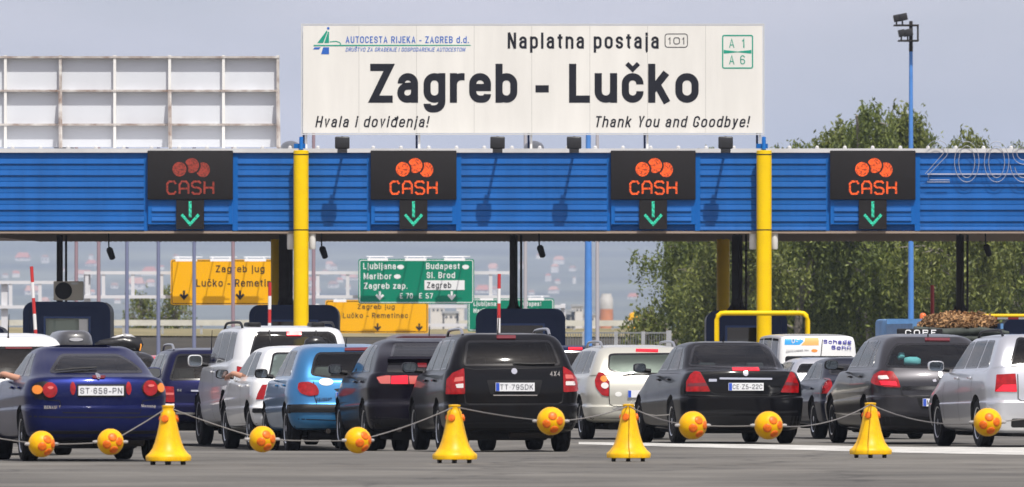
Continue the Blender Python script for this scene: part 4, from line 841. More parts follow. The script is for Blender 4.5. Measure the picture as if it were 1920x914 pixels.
        dg = bpy.context.evaluated_depsgraph_get(); dg.update(); nm = bpy.data.meshes.new_from_object(s.b.evaluated_get(dg)); s.b.modifiers.clear(); s.b.data = nm
        for o in tmp: bpy.data.objects.remove(o)
        nm.polygons.foreach_set('use_smooth', [True] * len(nm.polygons)); nm.set_sharp_from_angle(angle=R(32))
        s.rwin2 = rwin2
        FR = mat('glass_border', (.008, .008, .009), .12)
        if not S.get('no_rear_pane'): s.patch('rear_window', rwin2, 'y', [gm, FR], .003, inner=inn, skirt=.012)
        for P in sw:
            for sx, ax in ((-1, 'l'), (1, 'r')): s.patch('side_window', P, ax, [sgm, FR], .003, inner=offset_poly(P, -.02), skirt=.01)
        s.patch('windscreen', offset_poly(wsp, .03), 'f', [GLL, FR], .003, inner=wsp, skirt=.01)
    def ray(s, px, py):
        o = s.I @ Vector((0, 0, HC)); t = s.I @ Vector((fx(px, s.d), s.d, fz(py, s.d))); dr = (t - o).normalized(); h = s.bvh.ray_cast(o, dr)
        if h[0] is None: h = s.bvh.find_nearest(o + dr * ((.3 - o.y) / dr.y))
        return h[0]
    def trace(s, poly): return [s.ray(*p) for p in poly]
    def cast(s, u, v, ax):
        o, dr = {'y': ((u, -3, v), (0, 1, 0)), 'f': ((u, 12, v), (0, -1, 0)), 'l': ((-4, u, v), (1, 0, 0)), 'r': ((4, u, v), (-1, 0, 0)), 't': ((u, v, 5), (0, 0, -1))}[ax]
        h = s.bvh.ray_cast(Vector(o), Vector(dr))
        if h[0] is None: h = s.bvh.find_nearest(Vector(o) + Vector(dr) * {'y': 3.2, 'f': 9, 'l': 3.2, 'r': 3.2, 't': 4}[ax])
        return h[0], (h[1] if h[1].dot(Vector(dr)) < 0 else -h[1])
    def patch(s, name, poly, ax, mats, out, inner=None, skirt=.02, res=.05, parent=None):
        P = dens(poly, res); n = len(P); co_ = [Vector(p) for p in P]; ed = [(i, (i + 1) % n) for i in range(n)]
        if inner:
            Q = dens(inner, res); m = len(Q); ed += [(n + i, n + (i + 1) % m) for i in range(m)]; co_ += [Vector(q) for q in Q]
        x0, x1 = min(p[0] for p in P), max(p[0] for p in P); z0, z1 = min(p[1] for p in P), max(p[1] for p in P); sh = offset_poly(P, -res * .5)
        for i in range(1, int((x1 - x0) / res) + 1):
            for j in range(1, int((z1 - z0) / res) + 1):
                q = (x0 + i * res, z0 + j * res)
                if inpoly(q, sh): co_.append(Vector(q))
        r = delaunay_2d_cdt(co_, ed, [], 1, 1e-5); vv, ff = r[0], r[2]
        H_ = [s.cast(v.x, v.y, ax) for v in vv]; pos = [h[0] + h[1] * out for h in H_]; fs = []; mi = []
        for f in ff:
            nrm = (pos[f[1]] - pos[f[0]]).cross(pos[f[2]] - pos[f[0]]); fs.append(tuple(f) if nrm.dot(H_[f[0]][1]) > 0 else tuple(f)[::-1])
            c = sum((vv[i] for i in f), Vector((0, 0))) / len(f); mi.append(0 if not inner or inpoly(c, inner) else 1)
        if skirt:
            cnt = {}
            for f in fs:
                for i in range(len(f)): e = (f[i], f[(i + 1) % len(f)]); cnt[e] = 1
            be = [e for e in cnt if (e[1], e[0]) not in cnt]; low = {}
            for a, b in be:
                for q in (a, b):
                    if q not in low: low[q] = len(pos); pos.append(pos[q] - H_[q][1] * (skirt + out))
                fs.append((b, a, low[a], low[b])); mi.append(len(mats) - 1 if isinstance(mats, list) and inner else 0)
        me = bpy.data.meshes.new(name); me.from_pydata(pos, [], fs); me.polygons.foreach_set('material_index', mi); me.update()
        return link(name, me, mats, parent or s.root, smooth=50)
    # --- parts
    def tp(s, name, px, m, out=.008, r=.02, parent=None, skirt=.02, res=.04):        # a part traced in the photo from behind
        P = [(h.x, h.z) for h in s.trace(px)]; return s.patch(name, fillet(P, r, True) if r else P, 'y', m, out, skirt=skirt, res=res, parent=parent)
    def lp(s, name, P, m, out=.008, r=.02, ax='y', parent=None, mirror=False, res=.04):
        P = [(a * s.k, b * s.k) for a, b in P]; o = s.patch(name, fillet(P, r, True) if r else P, ax, m, out, parent=parent, res=res)
        if mirror: s.patch(name, fillet([(-x, z) for x, z in P], r, True) if r else [(-x, z) for x, z in P], ax, m, out, parent=parent, res=res)
        return o
    def line(s, name, px, m=None, wd=.014, out=.003, ax='y', local=False):
        P = [Vector((h.x, h.z)) for h in s.trace(px)] if not local else [Vector(p) * s.k for p in px]; L = []; R_ = []
        for i, p in enumerate(P):
            t = (P[min(i + 1, len(P) - 1)] - P[max(i - 1, 0)]).normalized(); n = Vector((-t.y, t.x)) * wd / 2; L.append(p + n); R_.append(p - n)
        return s.patch(name, L + R_[::-1], ax, m or BLACKP, out, skirt=0, res=.06)
    def plate(s, px, py, text=None, wd=.52, eu=True, frac=None, hgt=.112):
        h = s.ray(px, py); c, nrm = s.cast(h.x, h.z, 'y'); y = min(c.y, s.cast(h.x, h.z - .05, 'y')[0].y, s.cast(h.x, h.z + .05, 'y')[0].y, s.cast(h.x + wd * .45, h.z, 'y')[0].y if abs(h.x) < .1 else 9) - .018
        mb = MB().box2((-wd / 2, -.006, -hgt / 2), (wd / 2, .03, hgt / 2)); p = mb.build('number_plate', PLATE, s.root, world=False); p.location = (h.x, y, h.z)
        if eu: mb = MB().box2((-wd / 2 + .004, -.009, -hgt / 2 + .004), (-wd / 2 + .05, 0, hgt / 2 - .004)); mb.build('country_band', EUB, p, world=False)
        x0 = -wd / 2 + (.06 if eu else .02); x1 = wd / 2 - .02
        if frac: x1 = x0 + (x1 - x0) * frac
        if text: link('plate_lettering', text_mesh(text, x1 - x0, hgt * .60, .12, depth=.003, spacing=1.25), mat('plate_ink', (.06, .06, .08), .5), p, ((x0 + x1) / 2, -.0095, -hgt * .30))
        return p
    def text(s, name, body, px, py, wpx, cpx, m=CHROME):
        h = s.ray(px, py); y = min(s.cast(h.x + k * wpx / s.sc / 2, h.z + j, 'y')[0].y for k in (-1, 0, 1) for j in (0, .02)) - .012
        return link(name, text_mesh(body, wpx / s.sc, cpx / s.sc, .17, depth=.012), m, s.root, (h.x, y, h.z - cpx / s.sc / 2))
    def disc(s, name, px, py, r, m, out=.014, ry=None, n=16, parent=None):
        h = s.ray(px, py); return s.patch(name, ell(h.x, h.z, r / s.sc, (ry or r) / s.sc, n), 'y', m, out, res=.03, parent=parent)
    def wheels(s, kind):
        S = s.S; ty, rim = wheel_mesh(S['wr'], kind)
        for y in (S['ra'], S['ra'] + S['wb']):
            for sx in (-1, 1):
                wv_ = bpy.data.objects.new('wheel', None); COL.objects.link(wv_); wv_.parent = s.root; wv_.location = (sx * (S['W'] / 2 - .125), y, S['wr']); wv_.rotation_euler = (y, 0, 0 if sx < 0 else math.pi)
                for nm, me in (('tyre', ty), ('rim', rim)): o = bpy.data.objects.new(nm, me); COL.objects.link(o); o.parent = wv_
    def mirrors(s):
        S = s.S; cy, cz = S['cowl']; y = cy - S.get('mir', .48); z = float(s.z6(y)) + S.get('mirz', .075); mw, mh = S.get('msz', (.19, .135)); pm = S.get('mmat', s.pm)
        for sx in (-1, 1):
            x0 = sx * (S['W'] / 2 + .0); mb = MB(); prof = [(.55, -.01), (.96, 0), (1, .02), (.95, .08), (.6, .13), (.1, .15)]; n = 18; vs = []
            for k, o in prof:
                for q in range(n):
                    a = 2 * math.pi * q / n; ca, sa = math.cos(a), math.sin(a); vs.append((x0 + sx * mw * .62 + k * mw / 2 * math.copysign(abs(ca) ** .55, ca), y + o, z + k * mh / 2 * math.copysign(abs(sa) ** .55, sa)))
            mb.add(vs, [(i * n + k, i * n + (k + 1) % n, (i + 1) * n + (k + 1) % n, (i + 1) * n + k) for i in range(len(prof) - 1) for k in range(n)] + [tuple(range(n)), tuple((len(prof) - 1) * n + k for k in range(n))])
            h = mb.build('wing_mirror', pm, s.root, smooth=45, world=False)
            mb = MB(); mb.tube([(x0 - sx * .06, y + .08, z - mh * .35), (x0 + sx * mw * .4, y + .07, z - mh * .25)], .032, 8); mb.build('mirror_arm', BLACKP, h, world=False)
            vs = [(v[0], v[1] - .004, v[2]) for v in vs[:n]]; vs = [(x0 + sx * mw * .62 + (v[0] - x0 - sx * mw * .62) * 1.55, y - .013, z + (v[2] - z) * 1.5) for v in vs]
            mb = MB().add(vs + [(a, b + .006, c) for a, b, c in vs], [tuple(range(n)), tuple(range(n, 2 * n))] + [(i, (i + 1) % n, n + (i + 1) % n, n + i) for i in range(n)]); mb.build('mirror_glass', MIRR, h, world=False)
    def seats(s):
        S = s.S; cy, cz = S['cowl']; m = S.get('seatm', SEATM); top = S['H'] - .52; yf = cy - 1.35
        def seat(x, y, w, head):
            mb = MB(); mb.box((x, y + .06, (.45 + top) / 2), (w, .13, top - .45), Matrix.Rotation(R(-10), 4, 'X').to_euler()); mb.box((x, y + .36, .46), (w, .5, .14)); o = bevel(mb.build('seat', m, s.root, world=False), .04, 3)
            for hx in head:
                mb = MB(); mb.box((hx, y - .05, top + .12), (.26, .08, .17)); hr = bevel(mb.build('headrest', m, o, world=False), .035, 3)
        seat(-.37, yf, .48, [-.37]); seat(.37, yf, .48, [.37])
        if S.get('bench', True): seat(0, max(yf - .95, s.y6 + .45), 1.16, [-.36, .36])
    def underbody(s):
        S = s.S; k = s.k
        mb = MB(); mb.box2((-.52 * k, .45, .15 * k), (.52 * k, S['L'] - .5, .34 * k)); bevel(mb.build('floor_pan', DARKIN, s.root, world=False), .04)
        MB().lathe([(.08, -.3), (.1, -.28), (.1, .28), (.08, .3)], (.28 * k, .34, .27 * k), 14, 'x').build('silencer', STEELD, s.root, smooth=40, world=False)
        MB().tube([(-S['W'] / 2 + .2, S['ra'], S['wr'] * .85), (S['W'] / 2 - .2, S['ra'], S['wr'] * .85)], .06, 8).build('rear_axle', BLACKP, s.root, world=False)
    def handles(s):
        S = s.S
        for (b0, t0, b1, t1) in S['wins'][-2:]:
            for sx, ax in ((-1, 'l'), (1, 'r')):
                y = b0 + .13; z = float(s.z6(y)) - .10; p, n_ = s.cast(y, z, ax); mb = MB(); mb.box((p.x + sx * .018, y, z), (.03, .17, .03)); bevel(mb.build('door_handle', s.pm, s.root, world=False), .008)
    def gaps(s):
        S = s.S
        for k, (b0, t0, b1, t1) in enumerate(S['wins'][-2:]):
            for ax in 'lr': s.line('door_gap', [((b0 - .02) / s.k, float(s.z6(b0)) / s.k), (b0 / s.k - .03, .7), (b0 / s.k - .02, .36)], local=True, ax=ax, wd=.010)
        for ax in 'lr': b1 = S['wins'][-1][2] / s.k; s.line('door_gap', [(b1 + .12, .9), (b1 + .16, .7), (b1 + .14, .36)], local=True, ax=ax, wd=.010)
    def rails(s, m=None, bars=False):
        S = s.S
        for sx in (-1, 1):
            x = sx * (s.w8 - .06); y0, y1 = s.y8 + .28, S['wst'] - .25; pts = []
            for k in range(15):
                t = k / 14; y = y0 + (y1 - y0) * t; z = float(s.z9(y)); up = .075 * min(1, min(t, 1 - t) * 9) ** .6; pts.append((x, y, z - .015 + up))
            MB().tube(pts, .02, 8).build('roof_rail', m or BLACKP, s.root, smooth=50, world=False)
    def antenna(s, x=0, h=.22, dy=.2, lean=-.1):
        y = s.y8 + dy; z = s.cast(x, y, 't')[0].z; MB().tube([(x, y, z - .01), (x, y, z + .03), (x, y + lean, z + h)], [.016, .009, .004], 6).build('antenna', BLACKP, s.root, world=False)
    def wiper(s, px):
        P = [s.cast(h.x, h.z, 'y') for h in s.trace(px)]; MB().tube([p + n * .025 for p, n in P], .011, 6).build('wiper', BLACKP, s.root, world=False)
    def exhaust(s, x=-.45, z=.26):
        MB().lathe([(.028, -.0), (.035, .0), (.035, .25), (.0301, .26)], (x, .06, z), 14, 'y').build('exhaust_tip', STEELD, s.root, smooth=40, world=False)
    def valance(s, z0, z1, y=.0):
        w_ = s.S['rp'][2][2] / s.k; P = [(-w_ + .02, z0), (w_ - .02, z0), (w_ - .01, z1), (-w_ + .01, z1)]; s.lp('valance', P, BLACKP, .004, .03, res=.06)

def S_(L, W, H, wb, ra, wr, belt, cowl, wst, rp, wins, **k): return dict(L=L, W=W, H=H, wb=wb, ra=ra, wr=wr, belt=belt, cowl=cowl, wst=wst, rp=rp, wins=wins, **k)
def wins5(y6, y8, cy, wst, rear=.42, three=True):            # side window splits measured from the roof rear and the cowl
    b = cy - 1.28; a = [(b + .06, b - .02, cy - .34, wst - .12), (b - .82, b - .86, b, b - .08)]
    if three and b - .9 - (y6 + rear) > .18: a.append((y6 + rear, y8 + rear * .75, b - .88, b - .92))
    return a[::-1]

# blue coupe-like saloon, nearest at left
s_ = S_(3.98, 1.70, 1.355, 2.47, .74, .30, .93, (2.85, .96), 2.0,
        [(.25, .14, .70), (.30, .04, .79), (.45, 0, .825), (.62, .0, .84), (.78, .05, .84), (.985, .12, .79), (1.015, .30, .735), (1.17, .70, .66), (1.285, 1.05, .56)], [(.75, 1.12, 1.30, 1.32), (1.38, 1.38, 2.45, 1.85)], rr=.26, grr=.2, bow=.1, ledge=.05, mir=.55, seatm=SEATL)
c = Car('coupe_car', 'dark blue coupe with round red tail lamps and plate ST 658-PN', 'car', 186, 866, s_, paint('blue', (.006, .011, .075), .6), 10, [(92, 700), (96, 690), (112, 664), (222, 664), (250, 680), (272, 700)], GLL)
for cx, cy, ox, ow in ((94, 732.5, 72, 8.5), (280.5, 729, 299, 6.5)):
    c.disc('lamp_surround', (cx + ox) / 2 if cx < 200 else cx + 6, cy, 24 if cx < 200 else 22, BLACKP, .004, 17)
    l = c.disc('tail_lamp', cx, cy, 13.5, LRED, .03, n=22); c.disc('lamp_centre', cx + 1, cy - 4, 5.5, LPINK, .036, 2.5, parent=l); c.disc('turn_lamp', ox, cy - .5, ow, LORG, .03, 8, n=20)
for cx in (136.6, 241): c.disc('reflector', cx, 729, 5, LRED, .015, 12)
c.tp('plate_recess', [(144, 721), (236, 721), (236, 745), (144, 745)], BLACKP, .003); c.plate(189, 733, 'ST·658-PN', .54, False)
c.line('shut_line', [(62, 722), (66, 748), (112, 752), (118, 774), (262, 775), (268, 752), (306, 746)]); c.line('shut_line', [(55, 781), (120, 783), (250, 783), (304, 779)], wd=.018)
c.text('maker_lettering', 'RENAULT', 97.7, 764, 31, 6); c.text('model_lettering', 'Megane', 278, 762, 27, 7); c.wiper([(103, 699), (140, 695), (181, 693)]); c.tp('brake_lamp', [(172, 707), (198, 707), (196, 711), (174, 711)], LREDD, .02, .01)
c.disc('maker_badge', 184, 707, 4, CHROME, .02, 5); c.valance(.27, .36); c.handles(); c.gaps(); blue_coupe = c

# black estate in the centre
s_ = S_(4.6, 1.77, 1.55, 2.6, 1.02, .325, 1.0, (3.3, 1.02), 2.55,
        [(.25, .16, .72), (.29, .05, .82), (.42, 0, .865), (.60, .0, .88), (.80, .05, .88), (1.08, .10, .845), (1.13, .12, .815), (1.33, .24, .735), (1.485, .42, .63)], wins5(.12, .42, 3.3, 2.55), ledge=.05, msz=(.2, .14))
c = Car('estate_car', 'black estate with roof rails, centre of the queue, plate TT 795DK', 'car', 962, 848, s_, paint('black', (.004, .004, .005), .0), 7.5, [(868, 687), (874, 639), (1032, 638), (1052, 686)], GLD)
for P, Q, Q2 in (([(870, 691), (872, 739), (837, 739.5), (839, 712), (850, 700)], [(854, 709), (869, 707), (869, 715), (852, 717)], [(855, 721), (869, 720), (869, 728), (856, 728)]), ([(1055, 687.6), (1070, 698), (1079, 710), (1085.5, 734), (1056, 735.5)], [(1059, 703), (1071, 704), (1074, 711), (1060, 711)], [(1060, 716), (1075, 716), (1076, 723), (1060, 723)])):
    l = c.tp('tail_lamp', P, LRED, .018, .015); c.tp('lamp_pane', Q, LPINK, .022, .01, parent=l); c.tp('lamp_pane', Q2, LWHT, .022, .01, parent=l)
c.tp('plate_recess', [(913, 713), (1017, 713), (1011, 740), (920, 740)], BLACKP, .003); c.plate(965.5, 726, 'TT·795DK')
c.line('shut_line', [(871, 740), (873, 756), (880, 758.5), (1047, 758), (1054, 754), (1056, 737)]); c.line('shut_line', [(872, 690), (890, 693), (1030, 690), (1053, 688)], wd=.010); c.disc('maker_badge', 964, 697, 5.5, CHROME, .02)
c.tp('brake_lamp', [(931, 631), (967, 631), (967, 637), (931, 637)], LREDD, .02, .01); c.wiper([(962, 683), (1000, 684), (1040, 683.5)]); c.antenna(-.12, .25); c.rails(mat('rail_silver', (.45, .46, .48), .3, .8)); c.text('model_lettering', '4X4', 1040, 701, 19, 9); c.valance(.26, .38); c.handles(); c.gaps()
c.line('chrome_trim', [(925, 741.5), (1007, 741.5)], CHROME, .012, .014)

mid_estate = c
# black saloon
s_ = S_(4.82, 1.82, 1.48, 2.85, 1.12, .325, 1.0, (3.5, 1.02), 2.75,
        [(.19, .20, .76), (.24, .07, .85), (.45, 0, .885), (.66, .0, .90), (.85, .05, .885), (1.05, .10, .81), (1.09, .62, .755), (1.26, .98, .68), (1.415, 1.32, .585)], [(.98, 1.5, 1.34, 1.58), (1.40, 1.64, 2.22, 2.14), (2.28, 2.2, 3.15, 2.62)], rr=.24, grr=.17, bow=.1, ledge=.045)
c = Car('saloon_car', 'black saloon with chrome strip over plate CE Z5-22C', 'car', 1397, 833, s_, paint('black', (.004, .004, .005)), 8.8, [(1289, 687.5), (1297, 655), (1305, 645), (1430, 645), (1445, 655), (1469, 687)])
for P, Q in (([(1303, 697), (1313, 699), (1332, 734.5), (1287, 734.5), (1288, 716), (1295, 703)], [(1291, 720), (1323, 718), (1327, 724), (1290, 725)]), ([(1481, 698), (1488, 701), (1496, 720), (1496, 737), (1463, 736)], [(1474, 717), (1494, 719), (1495, 724), (1470, 722)])):
    l = c.tp('tail_lamp', P, LRED, .015, .015); c.tp('lamp_pane', Q, LREDD, .019, .006, parent=l)
c.tp('brake_lamp', [(1373, 690), (1423, 690), (1424, 696), (1373, 695.5)], LLIT, .012, .008); c.disc('maker_badge', 1398, 701, 5, CHROME, .015); c.tp('chrome_strip', [(1349, 708.6), (1447, 709.5), (1447, 713), (1349, 712.2)], CHROME, .022, .008)
c.plate(1398.5, 725.5, 'CE·Z5-22C'); c.tp('model_lettering', [(1329, 711), (1344, 711), (1344, 716), (1329, 716)], CHROME, .006, .006); c.line('shut_line', [(1313, 699), (1333, 735), (1340, 739), (1452, 741), (1462, 737), (1480, 699)])
c.line('shut_line', [(1270, 740), (1340, 743), (1452, 744), (1494, 741)], wd=.012); c.line('bumper_strip', [(1266, 772), (1350, 774), (1440, 774), (1495, 772)], BLACKP, .03, .006); c.antenna(-.02, .1, .4); c.valance(.26, .40); c.exhaust(.5, .27); c.handles(); c.gaps()
c.line('chrome_trim', [(1.2, .42), (2.4, .40), (3.4, .42)], CHROME, .02, .004, 'l', True)

saloon = c
# beige estate
s_ = S_(4.7, 1.77, 1.45, 2.75, 1.0, .32, .95, (3.35, .96), 2.6,
        [(.26, .16, .72), (.30, .05, .82), (.40, 0, .865), (.50, .0, .88), (.70, .06, .88), (.96, .14, .845), (1.0, .16, .81), (1.19, .28, .73), (1.365, .46, .62)], wins5(.16, .46, 3.35, 2.6, .38), rr=.26, ledge=.06, seatm=SEATL)
c = Car('estate_car', 'pale beige estate with lit brake lamp and oval sticker, half behind the saloon', 'car', 1211, 825, s_, paint('beige', (.50, .49, .43), .3), 8, [(1139, 694), (1141, 665), (1150, 663), (1272, 662), (1281, 666), (1288, 690), (1265, 705), (1165, 703)])
for P in ([(1122, 699), (1132, 700.5), (1141, 714), (1141.5, 744), (1129, 741.5), (1118, 728), (1116, 714)],):
    l = c.tp('tail_lamp', P, LRED, .016, .02); c.disc('turn_lamp', 1132.5, 711.5, 6, LORG, .022, 6, parent=l); c.disc('reverse_lamp', 1134, 724, 7, LWHT, .022, 5.5, parent=l)
c.lp('tail_lamp', [(.63, 1.02), (.72, 1.02), (.84, .92), (.86, .8), (.80, .68), (.64, .66)], LRED, .016, .02)
c.tp('brake_lamp', [(1192, 656), (1234, 657), (1234, 661), (1192, 660)], LLIT, .02, .01); c.disc('oval_sticker', 1159.6, 739.6, 6.5, mat('sticker_white', (.75, .75, .72)), .004, 4.6); c.plate(1208, 739, None); c.rails(mat('rail_silver', (.45, .46, .48)))
c.line('shut_line', [(1142, 714), (1142, 744), (1143, 758), (1150, 762), (1260, 763)]); c.tp('bumper_step', [(1144, 760), (1160, 763.5), (1262, 764), (1262, 771), (1150, 769)], mat('beige_car_trim', (.2, .2, .19), .5), .006, .01); c.wiper([(1168, 703), (1205, 701), (1235, 702)]); c.valance(.27, .33); c.handles(); c.gaps()  # plain grey trim, shared by bumper step and side moulding
c.line('side_moulding', [(1.0, .52), (2.0, .52), (3.3, .52)], mat('beige_car_trim', (.2, .2, .19)), .06, .012, 'l', True)

beige_estate = c
# bright blue small hatchback
s_ = S_(3.83, 1.66, 1.41, 2.44, .62, .30, .93, (2.75, .945), 1.95,
        [(.27, .18, .66), (.30, .06, .75), (.42, 0, .80), (.58, .0, .822), (.74, .07, .822), (.92, .13, .79), (.955, .16, .755), (1.14, .30, .685), (1.325, .50, .585)], [(.62, .82, 1.42, 1.36), (1.48, 1.42, 2.42, 1.83)], rr=.27, grr=.16, bow=.1, ledge=.03, mmat=BLACKP, mir=.5, seatm=SEATL)
c = Car('hatchback_car', 'bright blue small hatchback with black bumper strip and round white sticker', 'car', 660, 847, s_, paint('bright_blue', (.035, .185, .40), .6, .32), 7.7, [(581, 704), (588, 672), (595, 661), (697, 660), (717, 665), (731, 680), (737, 706), (700, 711), (620, 710)], d=150.4)
l = c.tp('tail_lamp', [(561, 718), (580, 717), (593, 723), (598.5, 734), (597.5, 741), (580, 743.5), (565, 739), (559, 731)], LRED, .02, .03)
c.lp('tail_lamp', [(.50, .75), (.62, .71), (.80, .75), (.805, .86), (.70, .905), (.58, .88)], LRED, .02, .03)
c.disc('round_sticker', 611.6, 716.6, 13.5, mat('sticker_white', (.75, .75, .72)), .005, 7); c.tp('handle_recess', [(626, 730), (640, 728), (672, 728), (680, 731), (670, 735), (634, 736)], BLACKP, .004, .01); c.plate(664, 743, None)
c.lp('bumper_strip', [(-.81, .51), (.81, .51), (.81, .605), (-.81, .605)], BLACKP, .022, .02); c.lp('side_strip', [(.2, .50), (.27, .50), (.27, .59), (.2, .58)], BLACKP, .02, .01, 'l')
c.line('shut_line', [(588, 716), (590, 745), (594, 757)]); c.tp('brake_lamp', [(646, 654.5), (690, 653.5), (690, 659), (646, 659.5)], LREDD, .02, .01); c.text('maker_lettering', 'PEUGEOT', 607.6, 748.6, 29, 5); c.exhaust(-.33, .29); c.gaps(); c.valance(.27, .30); c.antenna(0, .12); c.handles()
c.line('shut_line', [(559, 786), (640, 789), (735, 788)], wd=.012); blue_hatch = c

# white small hatchback with the driver's arm out
s_ = S_(4.15, 1.735, 1.39, 2.51, .76, .31, .92, (2.95, .94), 2.08,
        [(.30, .14, .70), (.34, .04, .80), (.45, 0, .85), (.57, .0, .866), (.72, .05, .866), (.90, .09, .835), (.94, .11, .80), (1.13, .24, .725), (1.305, .42, .615)], [(.62, .82, 1.36, 1.34), (1.46, 1.44, 2.6, 1.96)], ledge=.03, grr=.12, mmat=BLACKP, no_left_front=True)
c = Car('hatchback_car', 'white three door hatchback with an arm resting out of its window', 'car', 598, 845, s_, paint('white', (.80, .80, .78), 0), 8.7, [(502, 709), (511, 664), (518, 661), (668, 661), (676, 665), (682, 707), (640, 711), (530, 711)], d=154.4)
c.tp('tail_lamp', [(492, 722), (519.5, 721), (519, 749), (480.5, 749.5), (484, 738)], LRED, .012, .01); c.lp('tail_lamp', [(.57, .69), (.85, .69), (.83, .79), (.78, .875), (.57, .875)], LRED, .012, .01)
c.lp('bumper_strip', [(-.85, .50), (.85, .50), (.85, .56), (-.85, .56)], BLACKP, .022, .015); c.line('shut_line', [(521, 722), (521, 752), (640, 753)]); c.wiper([(530, 709), (590, 707)]); c.plate(598, 735, None); c.handles(); c.gaps(); c.valance(.30, .36); white_hatch = c

# white off-roader
s_ = S_(4.4, 1.76, 1.685, 2.65, .85, .37, 1.12, (3.15, 1.12), 2.55,
        [(.36, .16, .72), (.41, .05, .81), (.52, 0, .86), (.68, .0, .875), (.92, .07, .875), (1.18, .10, .85), (1.22, .11, .825), (1.42, .17, .775), (1.61, .27, .70)], wins5(.11, .27, 3.15, 2.55, .2), ledge=.05, msz=(.21, .17), grr=.14)
c = Car('offroad_car', 'tall silver white off-road car with red high brake lamp and chrome wing mirrors', 'car', 551, 838, s_, paint('silver_white', (.66, .67, .68), .15), 9.5, [(467, 669), (478, 627), (484, 622), (618, 622), (628, 628), (638, 666)], GLD, d=159.0)
c.tp('tail_lamp', [(445, 687), (459, 690), (458, 709), (444, 709)], LRED, .016, .012); c.lp('tail_lamp', [(.76, .94), (.87, .94), (.86, 1.14), (.76, 1.12)], LRED, .016, .012)
c.tp('brake_lamp', [(537, 623.5), (565, 623.5), (565, 630.5), (537, 630.5)], LLIT, .03, .012); c.rails(BLACKP); c.wiper([(506, 668), (506, 640), (505, 622)]); c.wiper([(592, 668), (592, 622)]); c.handles(); c.gaps(); c.plate(551, 735, None)
c.lp('bumper_strip', [(-.86, .5), (.86, .5), (.86, .66), (-.86, .66)], mat('grey_plastic', (.10, .10, .105), .5), .02, .03)
for sx in (-.45, .45): mb = MB(); mb.box((sx * 1.07, 1.0, 1.815), (.2, .5, .09)); bevel(mb.build('roof_bar_foot', BLACKP, c.root, world=False), .03)

# black sharp-tailed hatchback with split rear window
s_ = S_(4.25, 1.78, 1.485, 2.63, .74, .325, .98, (3.1, 1.0), 2.15,
        [(.26, .16, .70), (.30, .05, .82), (.45, 0, .87), (.62, 0, .885), (.86, .02, .885), (1.02, .04, .84), (1.06, .06, .80), (1.215, .24, .73), (1.395, .85, .58)], [(.72, 1.05, 1.36, 1.38), (1.42, 1.44, 2.72, 2.02)], grr=.16, ledge=.03)
c = Car('hatchback_car', 'black hatchback with full width tail lamp strip between blue hatchback and black estate', 'car', 818, 847, s_, paint('black_violet', (.006, .005, .010)), 8, [(728, 676), (738, 646), (742, 644), (872, 644), (880, 648), (892, 676)], GL, d=146.0)
c.tp('lower_window', [(725, 699), (728, 681), (890, 681), (896, 699)], mat('glass_black', (.01, .01, .012), .06), .006, .03); c.tp('spoiler_bar', [(726, 680.5), (730, 676.5), (892, 676.5), (894, 680.5)], paint('black_violet', (.01, .009, .016)), .07, .01)
l = c.tp('tail_lamp', [(706, 708), (720, 704.5), (780, 704.5), (868, 704.5), (922, 704), (926, 720), (868, 721), (780, 721), (712, 720.5)], LREDD, .02, .02)
c.tp('lamp_pane', [(707, 709), (724, 705), (732, 705), (732, 720), (714, 720)], LPINK, .026, .01, parent=l); c.tp('lit_pane', [(734, 706), (764, 704.5), (765, 720.5), (733, 720.5)], LLIT, .026, .008, parent=l); c.tp('lamp_pane', [(766, 706), (789, 706), (785, 720.5), (768, 720.5)], LPINK, .026, .01, parent=l)
c.line('shut_line', [(702, 782), (760, 786), (900, 786)]); c.plate(818, 745, None); c.handles(); c.gaps(); c.valance(.27, .42); c.exhaust(-.5, .3)
c.tp('high_lamp', [(782, 682), (800, 682), (800, 690), (784, 690)], LREDD, .012, .01)

# dark grey big hatchback at right
s_ = S_(4.86, 1.86, 1.585, 2.84, .98, .335, 1.05, (3.4, 1.06), 2.65,
        [(.20, .18, .76), (.25, .06, .86), (.45, 0, .905), (.68, 0, .925), (.86, .06, .92), (1.07, .16, .86), (1.105, .19, .815), (1.30, .45, .735), (1.495, .75, .60)], [(.9, 1.12, 1.22, 1.24), (1.28, 1.3, 2.12, 2.04), (2.18, 2.1, 3.06, 2.53)], rr=.26, grr=.16, bow=.1, ledge=.05, msz=(.2, .14), mmat=BLACKP)
c = Car('hatchback_car', 'large dark grey hatchback with cyan plush toy behind its rear window', 'car', 1761, 834, s_, paint('dark_grey', (.042, .041, .046), .6), 8, [(1658, 689), (1668, 660), (1680, 644), (1824, 644), (1845, 662), (1862, 689)], GLL)
l = c.tp('tail_lamp', [(1634, 714), (1640, 703), (1652, 696.5), (1674, 697.5), (1684, 712), (1688.5, 727), (1660, 726), (1636, 720.5)], LRED, .018, .02); c.tp('lamp_pane', [(1648, 706), (1664, 705), (1667, 712), (1648, 713)], LWHT, .022, .01, parent=l); c.tp('lamp_pane', [(1650, 715), (1680, 716), (1683, 724), (1652, 722)], LLIT, .022, .01, parent=l)
c.lp('tail_lamp', [(.56, .81), (.60, .94), (.70, 1.05), (.84, 1.04), (.905, .92), (.90, .86)], LRED, .018, .02)
c.tp('brake_lamp', [(1734, 635.5), (1781, 636), (1781, 641), (1734, 640.5)], LREDD, .02, .01); c.disc('maker_badge', 1763, 703, 4, CHROME, .02, 7); c.tp('chrome_strip', [(1690, 725), (1840, 725), (1838, 731), (1692, 731)], mat('black_gloss', (.01, .01, .011), .08), .012, .008)
